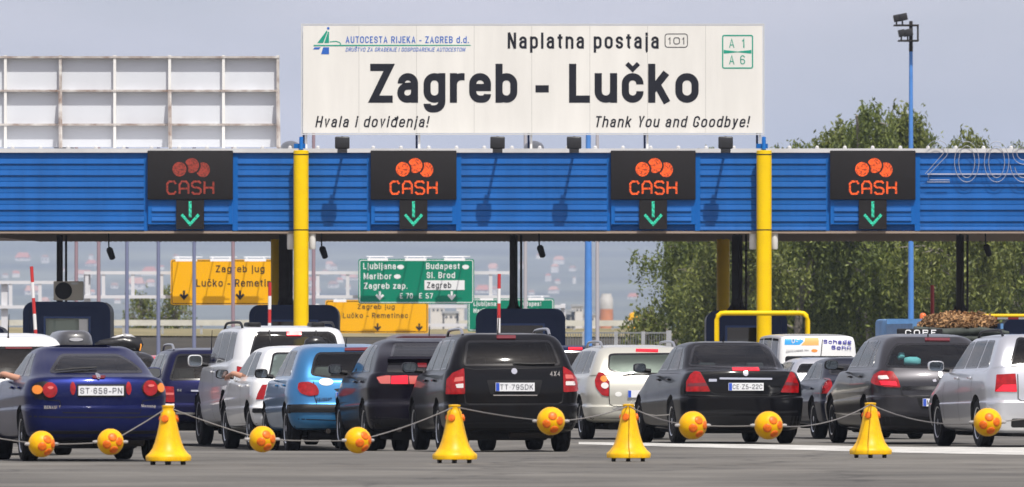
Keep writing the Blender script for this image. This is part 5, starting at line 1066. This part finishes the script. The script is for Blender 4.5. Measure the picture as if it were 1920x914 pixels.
c.tp('plate_recess', [(1718, 744), (1808, 744), (1800, 768), (1726, 768)], BLACKP, .003); c.plate(1763, 755, 'M', frac=.1); c.line('shut_line', [(1688, 728), (1694, 743), (1715, 745), (1812, 745), (1834, 742)]); c.antenna(0, .14, .15); c.valance(.27, .40); c.handles(); c.gaps(); c.line('chrome_trim', [(1.3, .44), (2.4, .42), (3.5, .44)], CHROME, .022, .004, 'l', True)
c.tp('maker_lettering', [(1748, 713), (1754, 711), (1756, 716), (1750, 717)], CHROME, .01, .005); big_hatch = c

# silver estate at the right edge
s_ = S_(4.8, 1.81, 1.56, 2.76, 1.0, .335, 1.03, (3.4, 1.04), 2.6,
        [(.20, .18, .76), (.25, .06, .85), (.45, 0, .89), (.62, 0, .905), (.84, .05, .905), (1.09, .10, .865), (1.13, .12, .83), (1.33, .25, .745), (1.50, .45, .635)], wins5(.12, .45, 3.4, 2.6), msz=(.23, .15), mir=.4, rr=.24)
c = Car('estate_car', 'silver estate cut off by the right edge of the photo', 'car', 1978, 840, s_, paint('silver', (.60, .61, .64), .75), 9.2, [(1890, 688), (1906, 632), (2050, 632), (2064, 688)], GLD, sgm=GL)
l = c.tp('tail_lamp', [(1869, 703), (1904, 701), (1907, 735.5), (1866, 735)], LRED, .014, .012); c.tp('lamp_pane', [(1880, 722), (1905, 721.5), (1906, 735), (1867, 734)], LLIT, .018, .008, parent=l); c.lp('tail_lamp', [(.60, .76), (.90, .76), (.88, 1.0), (.62, 1.01)], LRED, .014, .012)
c.line('shut_line', [(1908, 702), (1909, 748), (1915, 752), (2050, 753)]); c.rails(BLACKP); c.handles(); c.gaps(); c.plate(1978, 730, None); c.lp('bumper_strip', [(-.6, .28), (.6, .28), (.6, .40), (-.6, .40)], BLACKP, .008, .03)

# navy estate behind the blue coupe
s_ = S_(4.6, 1.75, 1.40, 2.62, 1.0, .31, .89, (3.2, .92), 2.45,
        [(.26, .15, .72), (.30, .05, .82), (.42, 0, .86), (.52, .0, .872), (.70, .05, .87), (.88, .10, .835), (.92, .12, .80), (1.12, .24, .72), (1.32, .42, .62)], wins5(.12, .42, 3.2, 2.45), seatm=SEATL)
c = Car('estate_car', 'navy blue estate with roof rails between blue coupe and tall off-road car', 'car', 405, 827, s_, paint('navy', (.006, .007, .042), .5), 8, [(316, 714), (330, 668), (336, 664), (470, 664), (476, 668), (488, 713)])
l = c.tp('tail_lamp', [(308, 725), (326, 726), (327.5, 755), (307, 754)], LRED, .015, .012); c.tp('lamp_pane', [(310, 737), (326, 737), (326, 741), (309, 741)], LPINK, .019, .005, parent=l); c.lp('tail_lamp', [(.66, .56), (.86, .56), (.85, .80), (.67, .80)], LRED, .015, .012)
c.tp('corner_panel', [(306, 757), (327, 758), (327, 765), (306, 764)], LWHT, .012, .006); c.plate(400, 746, 'PA', frac=.3); c.tp('chrome_strip', [(358, 732), (450, 732), (450, 735), (358, 735)], CHROME, .015, .006); c.line('chrome_trim', [(330, 775), (400, 776.5), (480, 775)], CHROME, .03, .012); c.rails(mat('rail_silver', (.45, .46, .48))); c.antenna(.0, .3); c.text('model_lettering', 'SE', 336, 732, 9, 4); c.handles(); c.gaps()

# white car at left
s_ = S_(3.9, 1.66, 1.53, 2.5, .7, .30, .95, (2.85, .97), 2.1,
        [(.28, .15, .70), (.32, .05, .78), (.44, 0, .82), (.6, 0, .83), (.8, .06, .83), (.97, .1, .80), (1.0, .12, .78), (1.2, .24, .71), (1.42, .42, .62)], [(.6, .8, 1.36, 1.34), (1.44, 1.42, 2.5, 1.98)], grr=.2)
c = Car('hatchback_car', 'white hatchback at the left edge behind the blue coupe', 'car', 24, 854.5, s_, paint('white', (.8, .8, .78)), 9, [(-70, 706), (-60, 660), (-50, 650), (90, 650), (107, 660), (112, 706)], GLD)
c.wiper([(40, 703), (80, 702)]); c.antenna(0, .3, .1); c.lp('tail_lamp', [(.66, .70), (.82, .70), (.81, .98), (.70, .98)], LRED, .015, .015, mirror=True); c.tp('high_lamp', [(10, 652), (60, 652), (60, 655), (10, 655)], LREDD, .01, .006); c.gaps()

# partly hidden cars further up the queue
gen = lambda H, W=1.74, L=4.2, hb=.36: S_(L, W, H, 2.55, .8, .31, .93, (2.95, .95), 2.15, [(.26, .15, W / 2 - .16), (.30, .05, W / 2 - .07), (.44, 0, W / 2 - .02), (.6, 0, W / 2), (.78, .05, W / 2), (.95, .1, W / 2 - .03), (.98, .12, W / 2 - .06), ((.98 + H - .09) / 2, .22, W / 2 - .13), (H - .085, hb, W / 2 - .25)], wins5(.12, hb, 2.95, 2.15, .3))
def back(c, lamp=LRED):
    W = c.S['W'] / 2; c.lp('tail_lamp', [(W - .20, .70), (W - .02, .70), (W - .04, .93), (W - .18, .93)], lamp, .015, .02, mirror=True); c.plate(960 + (c.root.location.x) / c.d * F, 692 + (1.08 - .7) * c.sc, None)
c = Car('hatchback_car', 'dark grey hatchback carrying a grey roof box behind the blue coupe', 'car', 146, 0, gen(1.41), paint('graphite', (.03, .03, .034), .3), 8, d=117); back(c); box_car = c
c = Car('hatchback_car', 'dark hatchback hidden under the black roof bundle', 'car', 226, 0, gen(1.43), paint('graphite', (.03, .03, .034)), 8, d=139); back(c); bundle_car = c
c = Car('hatchback_car', 'red car with roof rail seen between blue coupe and navy estate', 'car', 322, 0, gen(1.37), paint('red', (.55, .015, .03)), 8, d=146); back(c); c.rails()
c = Car('people_carrier', 'navy people carrier with lit brake lamp right of the black estate', 'car', 1083, 0, gen(1.63, 1.78), paint('navy', (.01, .012, .055)), 8, d=168); back(c); c.lp('brake_lamp', [(-.16, 1.52), (.16, 1.52), (.16, 1.565), (-.16, 1.565)], LLIT, .03, .01)
c = Car('people_carrier', 'maroon people carrier roof showing above the black hatchback', 'car', 812, 0, gen(1.77, 1.8), paint('maroon', (.05, .012, .015), .2), 8, d=142); back(c); c.antenna(0, .2)
c = Car('saloon_car', 'silver car whose roof shows in front of the white van', 'car', 1560, 0, gen(1.335), paint('silver', (.52, .53, .56)), 8, d=152); back(c)
s_ = S_(4.6, 1.75, 1.26, 2.7, 1.0, .31, .85, (3.1, .87), 2.4, [(.22, .16, .72), (.26, .05, .82), (.42, 0, .86), (.58, 0, .875), (.75, .05, .86), (.91, .1, .80), (.95, .55, .75), (1.08, .85, .68), (1.2, 1.15, .6)], [(1.0, 1.35, 1.9, 1.8), (1.96, 1.86, 2.78, 2.3)], grr=.16)
c = Car('saloon_car', 'low dark blue black saloon squeezed between black saloon and large grey hatchback', 'car', 1648, 824, s_, paint('blue_black', (.012, .014, .026), .2), 8.5); back(c); c.handles(); c.gaps()
c = Car('hatchback_car', 'grey car with black roof board reading COBE', 'car', 1741, 0, gen(1.665, 1.8), paint('grey', (.25, .26, .28), .5), 8, d=132); back(c)
k = c.sc; mb = MB(); mb.box2((-.40, .9, 1.64), (.42, .98, 1.815)); bevel(mb.build('roof_board', BLACKP, c.root, world=False), .02)
link('board_lettering', text_mesh('COBE', .56, .10, .2, spacing=1.3), mat('letter_white', (.75, .76, .76)), c.root, (.02, .893, 1.695))

# white van with signwriting
s_ = S_(4.8, 1.86, 1.90, 2.95, 1.0, .33, 1.12, (3.9, 1.15), 3.4, [(.3, .12, .80), (.34, .04, .87), (.46, 0, .90), (.62, 0, .915), (.85, .03, .92), (1.10, .05, .915), (1.14, .06, .905), (1.45, .09, .885), (1.80, .16, .83)], [(.45, .5, 1.3, 1.3), (1.4, 1.4, 2.5, 2.5), (2.6, 2.6, 3.5, 3.25)], rr=.1, grr=.09, bow=.03, no_rear_hole=False)
c = Car('delivery_van', 'white van with blue Schade Sohn lettering across its rear doors', 'van', 1536, 0, s_, paint('white', (.8, .8, .78)), 8, [(1472, 681), (1472, 668), (1600, 668), (1600, 681)], GLD, d=170)
c.tp('blue_arrow', [(1471, 632.5), (1499, 632.5), (1507, 640), (1499, 647), (1471, 647)], mat('print_blue', (.02, .33, .75), .5), .004, 0); c.tp('orange_panel', [(1508, 634), (1535, 634), (1535, 648), (1502, 648), (1509, 640)], mat('print_orange', (.85, .42, .12), .5), .004, 0); c.disc('orange_mark', 1527, 658, 6, mat('print_deep_orange', (.8, .28, .04), .5), .004, 3)
VB = mat('print_violet', (.06, .05, .42), .5); c.text('van_lettering', 'Schade', 1570, 641, 53, 8.5, VB); c.text('van_lettering', 'Sohn', 1577, 652, 37, 7.5, VB); c.text('van_lettering', '0-', 1490, 639.5, 12, 9, mat('letter_white', (.75, .76, .76))); c.text('van_lettering', 'SCHWANDER INH', 1495, 657, 42, 3, mat('print_grey', (.5, .5, .5)))
c.line('door_gap', [(1536, 629), (1536, 700)], wd=.02); back(c)

# blue lorry with a brown load
D = 166 * KD; t = thing('tipper_lorry', 'blue lorry with orange beacon standing behind the grey hatchback', 'lorry', (fx(1795, D), D, 0), R(8)); k = D / F
BL = mat('lorry_blue', (.10, .24, .46), .5, noise=.3, nscale=3); X0, X1, ZT, ZB = -1.0, 1.05, fz(607, D), .95
mb = MB(); mb.box2((X0, -.0, ZB), (X1, .055, ZT - .12)); mb.build('tailboard', mat('tailboard_grey', (.05, .055, .05), .7, noise=.4, nscale=4), t, world=False)
mb = MB(); mb.box2((X0, .06, ZB), (X0 + .06, 3.4, ZT)); mb.box2((X1 - .06, .06, ZB), (X1, 3.4, ZT)); mb.box2((X0, 3.34, ZB), (X1, 3.4, fz(597, D))); mb.box2((X0, .06, ZB), (X1, 3.34, ZB + .06))
mb.build('cargo_bed', BL, t, world=False)
mb = MB(); mb.box2((-.95, 3.6, .6), (1.0, 5.2, fz(597, D))); bevel(mb.build('cab', BL, t, world=False), .08); mb = MB(); mb.box2((-.8, 3.575, 1.55), (.85, 3.61, 2.05)); mb.build('cab_window', mat('glass_black', (.01, .01, .012)), t, world=False)
mb = MB(); mb.box2((-.75, .1, .5), (.75, 5, .85)); mb.build('chassis', STEELD, t, world=False)
mb = MB().lathe([(.075, 0), (.075, .09), (.05, .13), (.01, .14)], (-.02, 4.2, fz(597, D)), 14); mb.build('beacon', mat('beacon_orange', (.75, .15, .03), .3), t, world=False, smooth=50)
for y in (.9, 4.3):
    for sx in (-.82, .86): ty, rim = wheel_mesh(.42, 'steel'); wv_ = bpy.data.objects.new('wheel', None); COL.objects.link(wv_); wv_.parent = t; wv_.location = (sx, y, .42); [setattr(o, 'parent', wv_) for o in [link(nm, me.copy(), []) for nm, me in (('tyre', ty), ('rim', rim))]]
barkm = bpy.data.materials.new('bark_brown'); barkm.use_nodes = True; n = barkm.node_tree; g = n.nodes.new('ShaderNodeNewGeometry'); r = n.nodes.new('ShaderNodeValToRGB'); r.color_ramp.elements[0].color = (.07, .035, .014, 1); r.color_ramp.elements[1].color = (.50, .29, .13, 1)
n.links.new(g.outputs['Random Per Island'], r.inputs[0]); n.links.new(r.outputs[0], n.nodes['Principled BSDF'].inputs['Base Color']); n.nodes['Principled BSDF'].inputs['Roughness'].default_value = .9
bmx = bmesh.new(); bmesh.ops.create_icosphere(bmx, subdivisions=5, radius=1); rng = np.random.RandomState(3); ph = rng.rand(30, 3) * 9
for v in bmx.verts:
    q = np.array(v.co); nn = sum(math.sin(float(q @ (ph[i] * (1 + i * .35))) + i) / (1 + i * .30) for i in range(30)) * .045
    v.co = Vector((v.co.x * (.80 + nn * .5), v.co.y * 1.3, v.co.z * .23 * (1 + nn * 1.4) * (1 if v.co.z > 0 else .7) + nn * .35))
bmx.faces.ensure_lookup_table(); rc = random.Random(4); fl = [f for f in bmx.faces if f.normal.z > -.1 or f.calc_center_median().z > 0]
for i in range(2600):
    f = rc.choice(fl); c_ = f.calc_center_median() + f.normal * rc.uniform(.0, .05); a = Vector((rc.gauss(0, 1), rc.gauss(0, 1), rc.gauss(0, .6))).normalized(); b_ = a.cross(Vector((rc.gauss(0, 1), rc.gauss(0, 1), rc.gauss(0, 1)))).normalized(); l_ = rc.uniform(.025, .075); w_ = rc.uniform(.012, .03)
    bmx.faces.new([bmx.verts.new(c_ + a * l_ * u + b_ * w_ * v_) for u, v_ in ((-1, -1), (1, -.7), (1, .8), (-1, 1))])
lm = bpy.data.meshes.new('bark_load'); bmx.to_mesh(lm); bmx.free(); lo = link('bark_load', lm, barkm, None, smooth=35); lo.location = t.matrix_basis @ Vector((.25, 1.2, fz(611, D))); lo.rotation_euler = (0, 0, R(8))
tag(lo, 'heap of brown bark piled on the blue lorry', 'bark load')
mb = MB(); mb.tube([(-1.0, -.06, ZT - .12), (-.3, -.09, ZT - .2), (.5, -.08, ZT - .15), (1.15, -.06, ZT - .22)], [.06, .09, .08, .05], 8); mb.tube([(-.4, -.05, ZT - .3), (.6, -.06, ZT - .36), (1.1, -.05, ZT - .33)], [.07, .08, .05], 8)
mb.build('tarpaulin', mat('tarp_green', (.05, .06, .05), .8, noise=.5, nscale=5), t, smooth=60, world=False)

# luggage on roofs
cz_ = box_car; D = cz_.d + 1.1; x = fx(142, D); zb = 1.42
t = thing('roof_box', 'glossy grey roof box with silver oval badge on a hidden car', 'roof box', (x, D, zb), R(8))
h = fz(620, D) - zb; W = .31; prof = [(0, .84, .88), (.04, .98, 1), (.35, 1, 1), (.7, .93, .95), (.9, .8, .9), (1, .5, .8)]; mb = MB(); n = 36; vs = []
for f, a, b in prof:
    for q in range(n):
        g = 2 * math.pi * q / n; ca, sa = math.cos(g), math.sin(g); vs.append((a * W * math.copysign(abs(ca) ** .5, ca), .9 + b * .95 * math.copysign(abs(sa) ** .5, sa) - .05 * f, h * f))
mb.add(vs, [(i * n + k_, i * n + (k_ + 1) % n, (i + 1) * n + (k_ + 1) % n, (i + 1) * n + k_) for i in range(len(prof) - 1) for k_ in range(n)] + [tuple(range(n))[::-1], tuple((len(prof) - 1) * n + k_ for k_ in range(n))])
mb.build('shell', mat('box_grey', (.06, .06, .065), .35, coat=.5), t, smooth=50, world=False)
mb = MB().prism(ell(0, h * .5, .11, .028), -.075, .1); mb.build('badge', mat('badge_silver', (.6, .6, .62), .3, .5), t, world=False)
mb = MB(); mb.box2((-.3, .5, -.03), (.3, .54, 0)); mb.box2((-.3, 1.3, -.03), (.3, 1.34, 0)); mb.build('roof_bar', BLACKP, t, world=False)
D = bundle_car.d + .9; t = thing('roof_bundle', 'black sheeted bundle with modelled glints and orange strap tied on a hidden car roof', 'luggage', (fx(225, D), D, 1.44), R(8)); k = D / F
def lump(name, pts, m, parent, jit=.012, seed=1):
    mb = MB(); mb.tube([p[:3] for p in pts], [p[3] for p in pts], 18); rng = np.random.RandomState(seed); mb.v = [(a + rng.normal(0, jit), b * 1 + rng.normal(0, jit), c_ + rng.normal(0, jit)) for a, b, c_ in mb.v]
    return mb.build(name, m, parent, smooth=80, world=False)
BAG = mat('bag_black', (.014, .014, .015), .28, bump=.4, bscale=9)
lump('bundle', [(-.46, .0, .10, .02), (-.36, .0, .12, .075), (-.15, .0, .13, .10), (.05, 0, .14, .125), (.2, 0, .13, .14), (.33, 0, .10, .12), (.40, 0, .06, .06)], BAG, t)
lump('glint_strip', [(-.15, -.02, .235, .015), (-.05, -.03, .255, .03), (.08, -.02, .275, .03), (.2, -.02, .27, .028), (.28, -.02, .24, .012)], mat('glint_silver', (.6, .6, .6), .25, .5), t, .008, 4)  # white glints on the black bag, put in as a silver strip
mb = MB(); mb.tube([(.36, -.13, .0), (.385, -.1, .09), (.38, 0, .18)], .014, 6); mb.build('strap', mat('strap_orange', (.8, .3, .02), .5), t, world=False)
g = white_hatch; D = g.d + .7; q = g.I @ Vector((fx(588, D), D, 1)); q = g.M @ Vector((q.x, q.y, g.cast(q.x, q.y, 't')[0].z))
t = thing('roof_bundle', 'small black bundle with a cord lying on the roof of the white hatchback', 'luggage', q, R(8))
lump('bundle', [(-.12, 0, .02, .03), (-.09, 0, .06, .07), (0, 0, .085, .09), (.1, 0, .09, .075), (.17, 0, .05, .04)], BAG, t, .008, 6); mb = MB(); mb.tube([(.08, 0, .155), (.18, 0, .14), (.30, 0, .06), (.34, 0, -.01)], .008, 5); mb.build('cord', BLACKP, t, world=False)

# plush toy behind the rear window
c = big_hatch; p = c.M @ Vector((-.30, .78, 1.13)); t = thing('plush_toy', 'pale cyan plush toy lying behind the rear window of the large grey hatchback', 'toy', p, R(8)); TOY = mat('plush_cyan', (.25, .75, .78), .9)
for nm, pts in (('toy_body', [(-.08, 0, .08, .05), (0, 0, .08, .07), (.1, 0, .08, .07), (.16, 0, .07, .04)]), ('toy_head', [(-.17, 0, .12, .03), (-.12, 0, .16, .055), (-.08, 0, .17, .04)])): lump(nm, pts, TOY, t, .004)

# drivers with an arm out of the window
def grow(name, J, E_, m, parent, sub=2):
    me = bpy.data.meshes.new(name); me.from_pydata([j[:3] for j in J], E_, []); o = bpy.data.objects.new(name, me); COL.objects.link(o)
    sk = o.modifiers.new('s', 'SKIN'); sk.use_smooth_shade = True
    for v, j in zip(me.skin_vertices[0].data, J): v.radius = (j[3], j[3]); v.use_root = False
    me.skin_vertices[0].data[0].use_root = True; sb = o.modifiers.new('u', 'SUBSURF'); sb.levels = sub; sb.render_levels = sub
    dg = bpy.context.evaluated_depsgraph_get(); dg.update(); nm = bpy.data.meshes.new_from_object(o.evaluated_get(dg)); o.modifiers.clear(); o.data = nm; nm.materials.clear(); nm.materials.append(m); o.parent = parent; return o
def driver(c, lab, sx, sy, sill, shirt, hair, fwd, arm_out=True):
    k_ = c.k; p = c.M @ Vector((sx * k_, sy * k_, 0)); t = thing('person', lab, 'person', p, c.root.rotation_euler.z); t.scale = (k_, k_, k_)
    hip = (0, 0, .50, .14); J = [hip, (0, -.06, .72, .15), (0, -.09, .92, .15), (0, -.07, 1.03, .06), (0, -.04, 1.10, .075), (0, -.03, 1.18, .085), (0, -.03, 1.245, .06)]
    E_ = [(0, 1), (1, 2), (2, 3), (3, 4), (4, 5), (5, 6)]
    def chain(a, pts):
        i = a
        for q in pts: J.append(q); E_.append((i, len(J) - 1)); i = len(J) - 1
        return i
    for s2 in (-1, 1): chain(0, [(s2 * .11, .05, .50, .10), (s2 * .14, .45, .58, .075), (s2 * .14, .62, .30, .05), (s2 * .14, .74, .22, .04)])
    r = chain(2, [(.2, -.07, .93, .065), (.27, .08, .74, .048), (.18, .36, .84, .036), (.14, .42, .86, .03)])
    wx, wy, wz = sill
    if not arm_out: wx, wy, wz = sx - .13, sy + .42, .85; l = chain(2, [(-.2, -.07, .93, .065), (-.27, .08, .74, .048), (-.18, .36, .84, .036), (-.14, .42, .86, .03)])
    else: l = chain(2, [(-.19, -.07, .93, .065), ((wx - sx) * .72, wy - fwd * .9 - sy, wz - .02, .045), (wx - sx - .02, wy - fwd * .45 - sy, wz + .035, .038), (wx - sx - .05, wy - sy, wz + .01, .027)])
    hx, hy, hz = J[l][:3]
    pl_ = chain(l, [(hx - .012, hy + .06, hz - .012, .030)])
    for k, (dx, ln) in enumerate(((-.028, .055), (-.01, .065), (.010, .06), (.028, .045))): chain(pl_, [(hx + dx - .015, hy + .09, hz - .02, .010), (hx + dx - .02, hy + .09 + ln * .6, hz - .045, .0085), (hx + dx - .02, hy + .09 + ln * .7, hz - .075, .0075)])
    chain(l, [(hx + .03, hy + .03, hz - .012, .012), (hx + .045, hy + .07, hz - .03, .009)])
    grow('body', J, E_, SKIN, t)
    JS = [(0, -.0, .55, .165), (0, -.06, .72, .168), (0, -.09, .92, .168), (-.19, -.07, .93, .078), (J[l - 2][0] * .55, J[l - 2][1] * .5, .93, .066), (.2, -.07, .93, .078), (.25, .04, .80, .062)]
    grow('shirt', JS, [(0, 1), (1, 2), (2, 3), (3, 4), (2, 5), (5, 6)], shirt, t)
    grow('hair', [(0, -.07, 1.16, .075), (0, -.055, 1.235, .085), (0, -.02, 1.275, .06)], [(0, 1), (1, 2)], hair, t)
    mb = MB(); mb.box((0, .055, 1.155), (.025, .05, .04)); bevel(mb.build('nose', SKIN, t, world=False), .01)
    for s2 in (-1, 1): mb = MB(); mb.box((s2 * .085, -.03, 1.17), (.02, .05, .07)); bevel(mb.build('ear', SKIN, t, world=False), .008)
HAIR = mat('hair_dark', (.02, .014, .01), .6)
driver(white_hatch, 'driver of the white hatchback resting a bare forearm on the window sill', -.36, 1.72, (-.86, 2.22, .985), mat('shirt_dark', (.02, .02, .025), .9), HAIR, .34)
driver(blue_coupe, 'driver of the blue coupe leaning a bare arm out of the window', -.36, 1.55, (-.87, 2.0, .985), mat('shirt_white', (.75, .75, .72), .9), HAIR, .34)

for c_, what, y_, sh in ((saloon, 'black saloon', 2.28, 'grey'), (big_hatch, 'large dark grey hatchback', 2.2, 'white'), (blue_hatch, 'bright blue hatchback', 1.52, 'dark'), (mid_estate, 'black estate', 2.08, 'grey'), (beige_estate, 'pale beige estate', 2.12, 'dark')):
    driver(c_, 'driver in a %s shirt sitting behind the wheel of the %s' % (sh, what), -.37, y_, (0, 0, 0), mat('shirt_' + sh, {'grey': (.2, .2, .22), 'white': (.75, .75, .72), 'dark': (.02, .02, .025)}[sh], .9), HAIR, .34, False)
# ------------------------------------------------------------------ cones, balls, ropes
CONE = mat('cone_yellow', (.90, .54, .0), .42, spec=.3, noise=.5, nscale=7, col2=(.72, .37, .0)); ORG = mat('reflector_orange', (.92, .17, .01), .4, noise=.4, nscale=22, spec=.3)
def cone(px, yb, lab, rot):
    D = dist(yb); x = fx(px, D); t = thing('traffic_cone', lab, 'traffic cone', (x, D, 0), rot, 'yellow cones carrying the ball rope')
    prof = [(.215, .042), (.262, .046), (.268, .085), (.262, .105), (.225, .135), (.185, .19), (.158, .26), (.135, .34), (.115, .43), (.097, .51), (.088, .56), (.084, .60), (.07, .615), (.066, .66), (.072, .668), (.07, .68), (.03, .685)]
    n = 72; vs = []
    for r, z in prof:
        for q in range(n):
            a = 2 * math.pi * q / n; lob = 1 - (.10 if r > .1 else .05) * (1 - abs(math.cos(1.5 * a)) ** .45); vs.append((r * lob * math.cos(a), r * lob * math.sin(a), z))
    mb = MB().add(vs, [(i * n + k, i * n + (k + 1) % n, (i + 1) * n + (k + 1) % n, (i + 1) * n + k) for i in range(len(prof) - 1) for k in range(n)] + [tuple(range(n))[::-1], tuple((len(prof) - 1) * n + k for k in range(n))])
    mb.build('cone_body', CONE, t, smooth=45, world=False)
    for k in range(6): a = k * math.pi / 3 + .3; MB().lathe([(.02, 0), (.026, .01), (.026, .04), (.02, .05)], (.2 * math.cos(a), .2 * math.sin(a), 0), 12).build('foot', BLACKP, t, world=False, smooth=40)
    for k in range(3):
        a = 2 * math.pi * k / 3; o = MB().lathe([(.036, -.02), (.044, 0), (.040, .012), (.02, .018)], (0, 0, 0), 18).build('reflector', ORG, t, world=False, smooth=50); o.rotation_euler = (0, R(78), a); o.location = (.102 * math.cos(a), .102 * math.sin(a), .53)
    return Vector((x, D, .66))
tops = [cone(315, 872, 'yellow cone in front of the blue coupe and navy estate', R(-108)), cone(852, 869, 'yellow cone in front of the black estate', R(-108)), cone(1178, 866, 'yellow cone in front of the beige estate', R(-108)), cone(1632, 859, 'yellow cone in front of the large grey hatchback', R(-108))]
def sph(r, n=32, m=20): return [(r * math.sin(math.pi * k / m), -r * math.cos(math.pi * k / m)) for k in range(1, m)]
balls = {}
blab = {78: 'yellow orange-spotted ball at the front left wheel of the blue coupe', 207: 'yellow orange-spotted ball under the bumper of the blue coupe', 492: 'yellow orange-spotted ball in front of the white hatchback', 671: 'yellow orange-spotted ball in front of the black hatchback, right of the bright blue one', 1033: 'yellow orange-spotted ball in front of the bumper of the black estate', 1299: 'yellow orange-spotted ball before the rear left wheel of the black saloon', 1441: 'yellow orange-spotted ball under plate and bumper of the black saloon', 1852: 'yellow orange-spotted ball in front of the silver estate'}
for i, (px, py) in enumerate(((78, 833), (207, 829), (492, 824), (671, 826), (1033, 790), (1299, 798), (1441, 798), (1852, 792))):
    D = 121.8 + (px > 1000) * 1.2; p = Vector((fx(px, D), D, fz(py, D))); t = thing('marker_ball', blab[px], 'ball', p, R([20, 0, 10, 25, -5, 15, 8, -8][i]), 'balls threaded on the rope'); r = .152 + (px > 1000) * .012; balls[px] = p
    MB().lathe(sph(r), n=36).build('ball_shell', mat('ball_yellow', (.88, .50, .0), .4, spec=.25, noise=.5, nscale=8, col2=(.74, .36, .0)), t, smooth=60, world=False)
    for ux, uz, bk in ((.2, .38, 0), (-.25, -.2, 0), (.72, .02, 0), (.3, -.62, 0), (.3, .3, 1), (-.4, -.3, 1), (.1, -.6, 1)):
        q = math.sqrt(max(0, 1 - min(1, ux * ux + uz * uz))); d_ = Vector((ux, q if bk else -q, uz)).normalized(); o = MB().lathe([(.055, -.018), (.052, -.003), (.038, .005), (.012, .008)], (0, 0, 0), 18).build('spot', ORG, t, smooth=50, world=False)
        o.rotation_euler = d_.to_track_quat('Z', 'Y').to_euler(); o.location = d_ * (r - .004)
    for pr in ([(.012, -r - .05), (.02, -r - .03), (.02, -r + .01)], [(.02, r - .01), (.02, r + .03), (.012, r + .05)]): MB().lathe(pr, axis='x', n=10).build('rope_collar', mat('collar_grey', (.35, .34, .33), .5), t, world=False)
ROPE = mat('rope_grey', (.20, .19, .18), .8)
L0 = Vector((fx(-60, 122), 122, fz(812, 122))); R0 = Vector((fx(1990, 124), 124, fz(775, 124)))
seq = [L0, balls[78], balls[207], tops[0], balls[492], balls[671], tops[1], balls[1033], tops[2], balls[1299], balls[1441], tops[3], balls[1852], R0]
nm_ = ['the left edge and the first ball', 'the two balls before the blue coupe', 'a ball and the cone before the navy estate', 'the leftmost cone and the ball by the white hatchback', 'the balls before white and black hatchbacks', 'a ball and the cone before the black estate', 'the cone before the black estate and a ball', 'a ball and the cone before the beige estate', 'the cone before the beige estate and a ball', 'the two balls before the black saloon', 'a ball and the cone before the grey hatchback', 'the rightmost cone and the last ball', 'the last ball and the right edge']
for i in range(len(seq) - 1):
    a, b = seq[i], seq[i + 1]; sag = .012 * (b - a).length; pts = [a.lerp(b, k / 12) - Vector((0, 0, sag * (1 - (k / 6 - 1) ** 2))) for k in range(13)]
    tag(MB().tube(pts, .0075, 6).build('rope', ROPE, smooth=60), 'slack grey rope between ' + nm_[i], 'rope', 'rope spans between cones and balls')
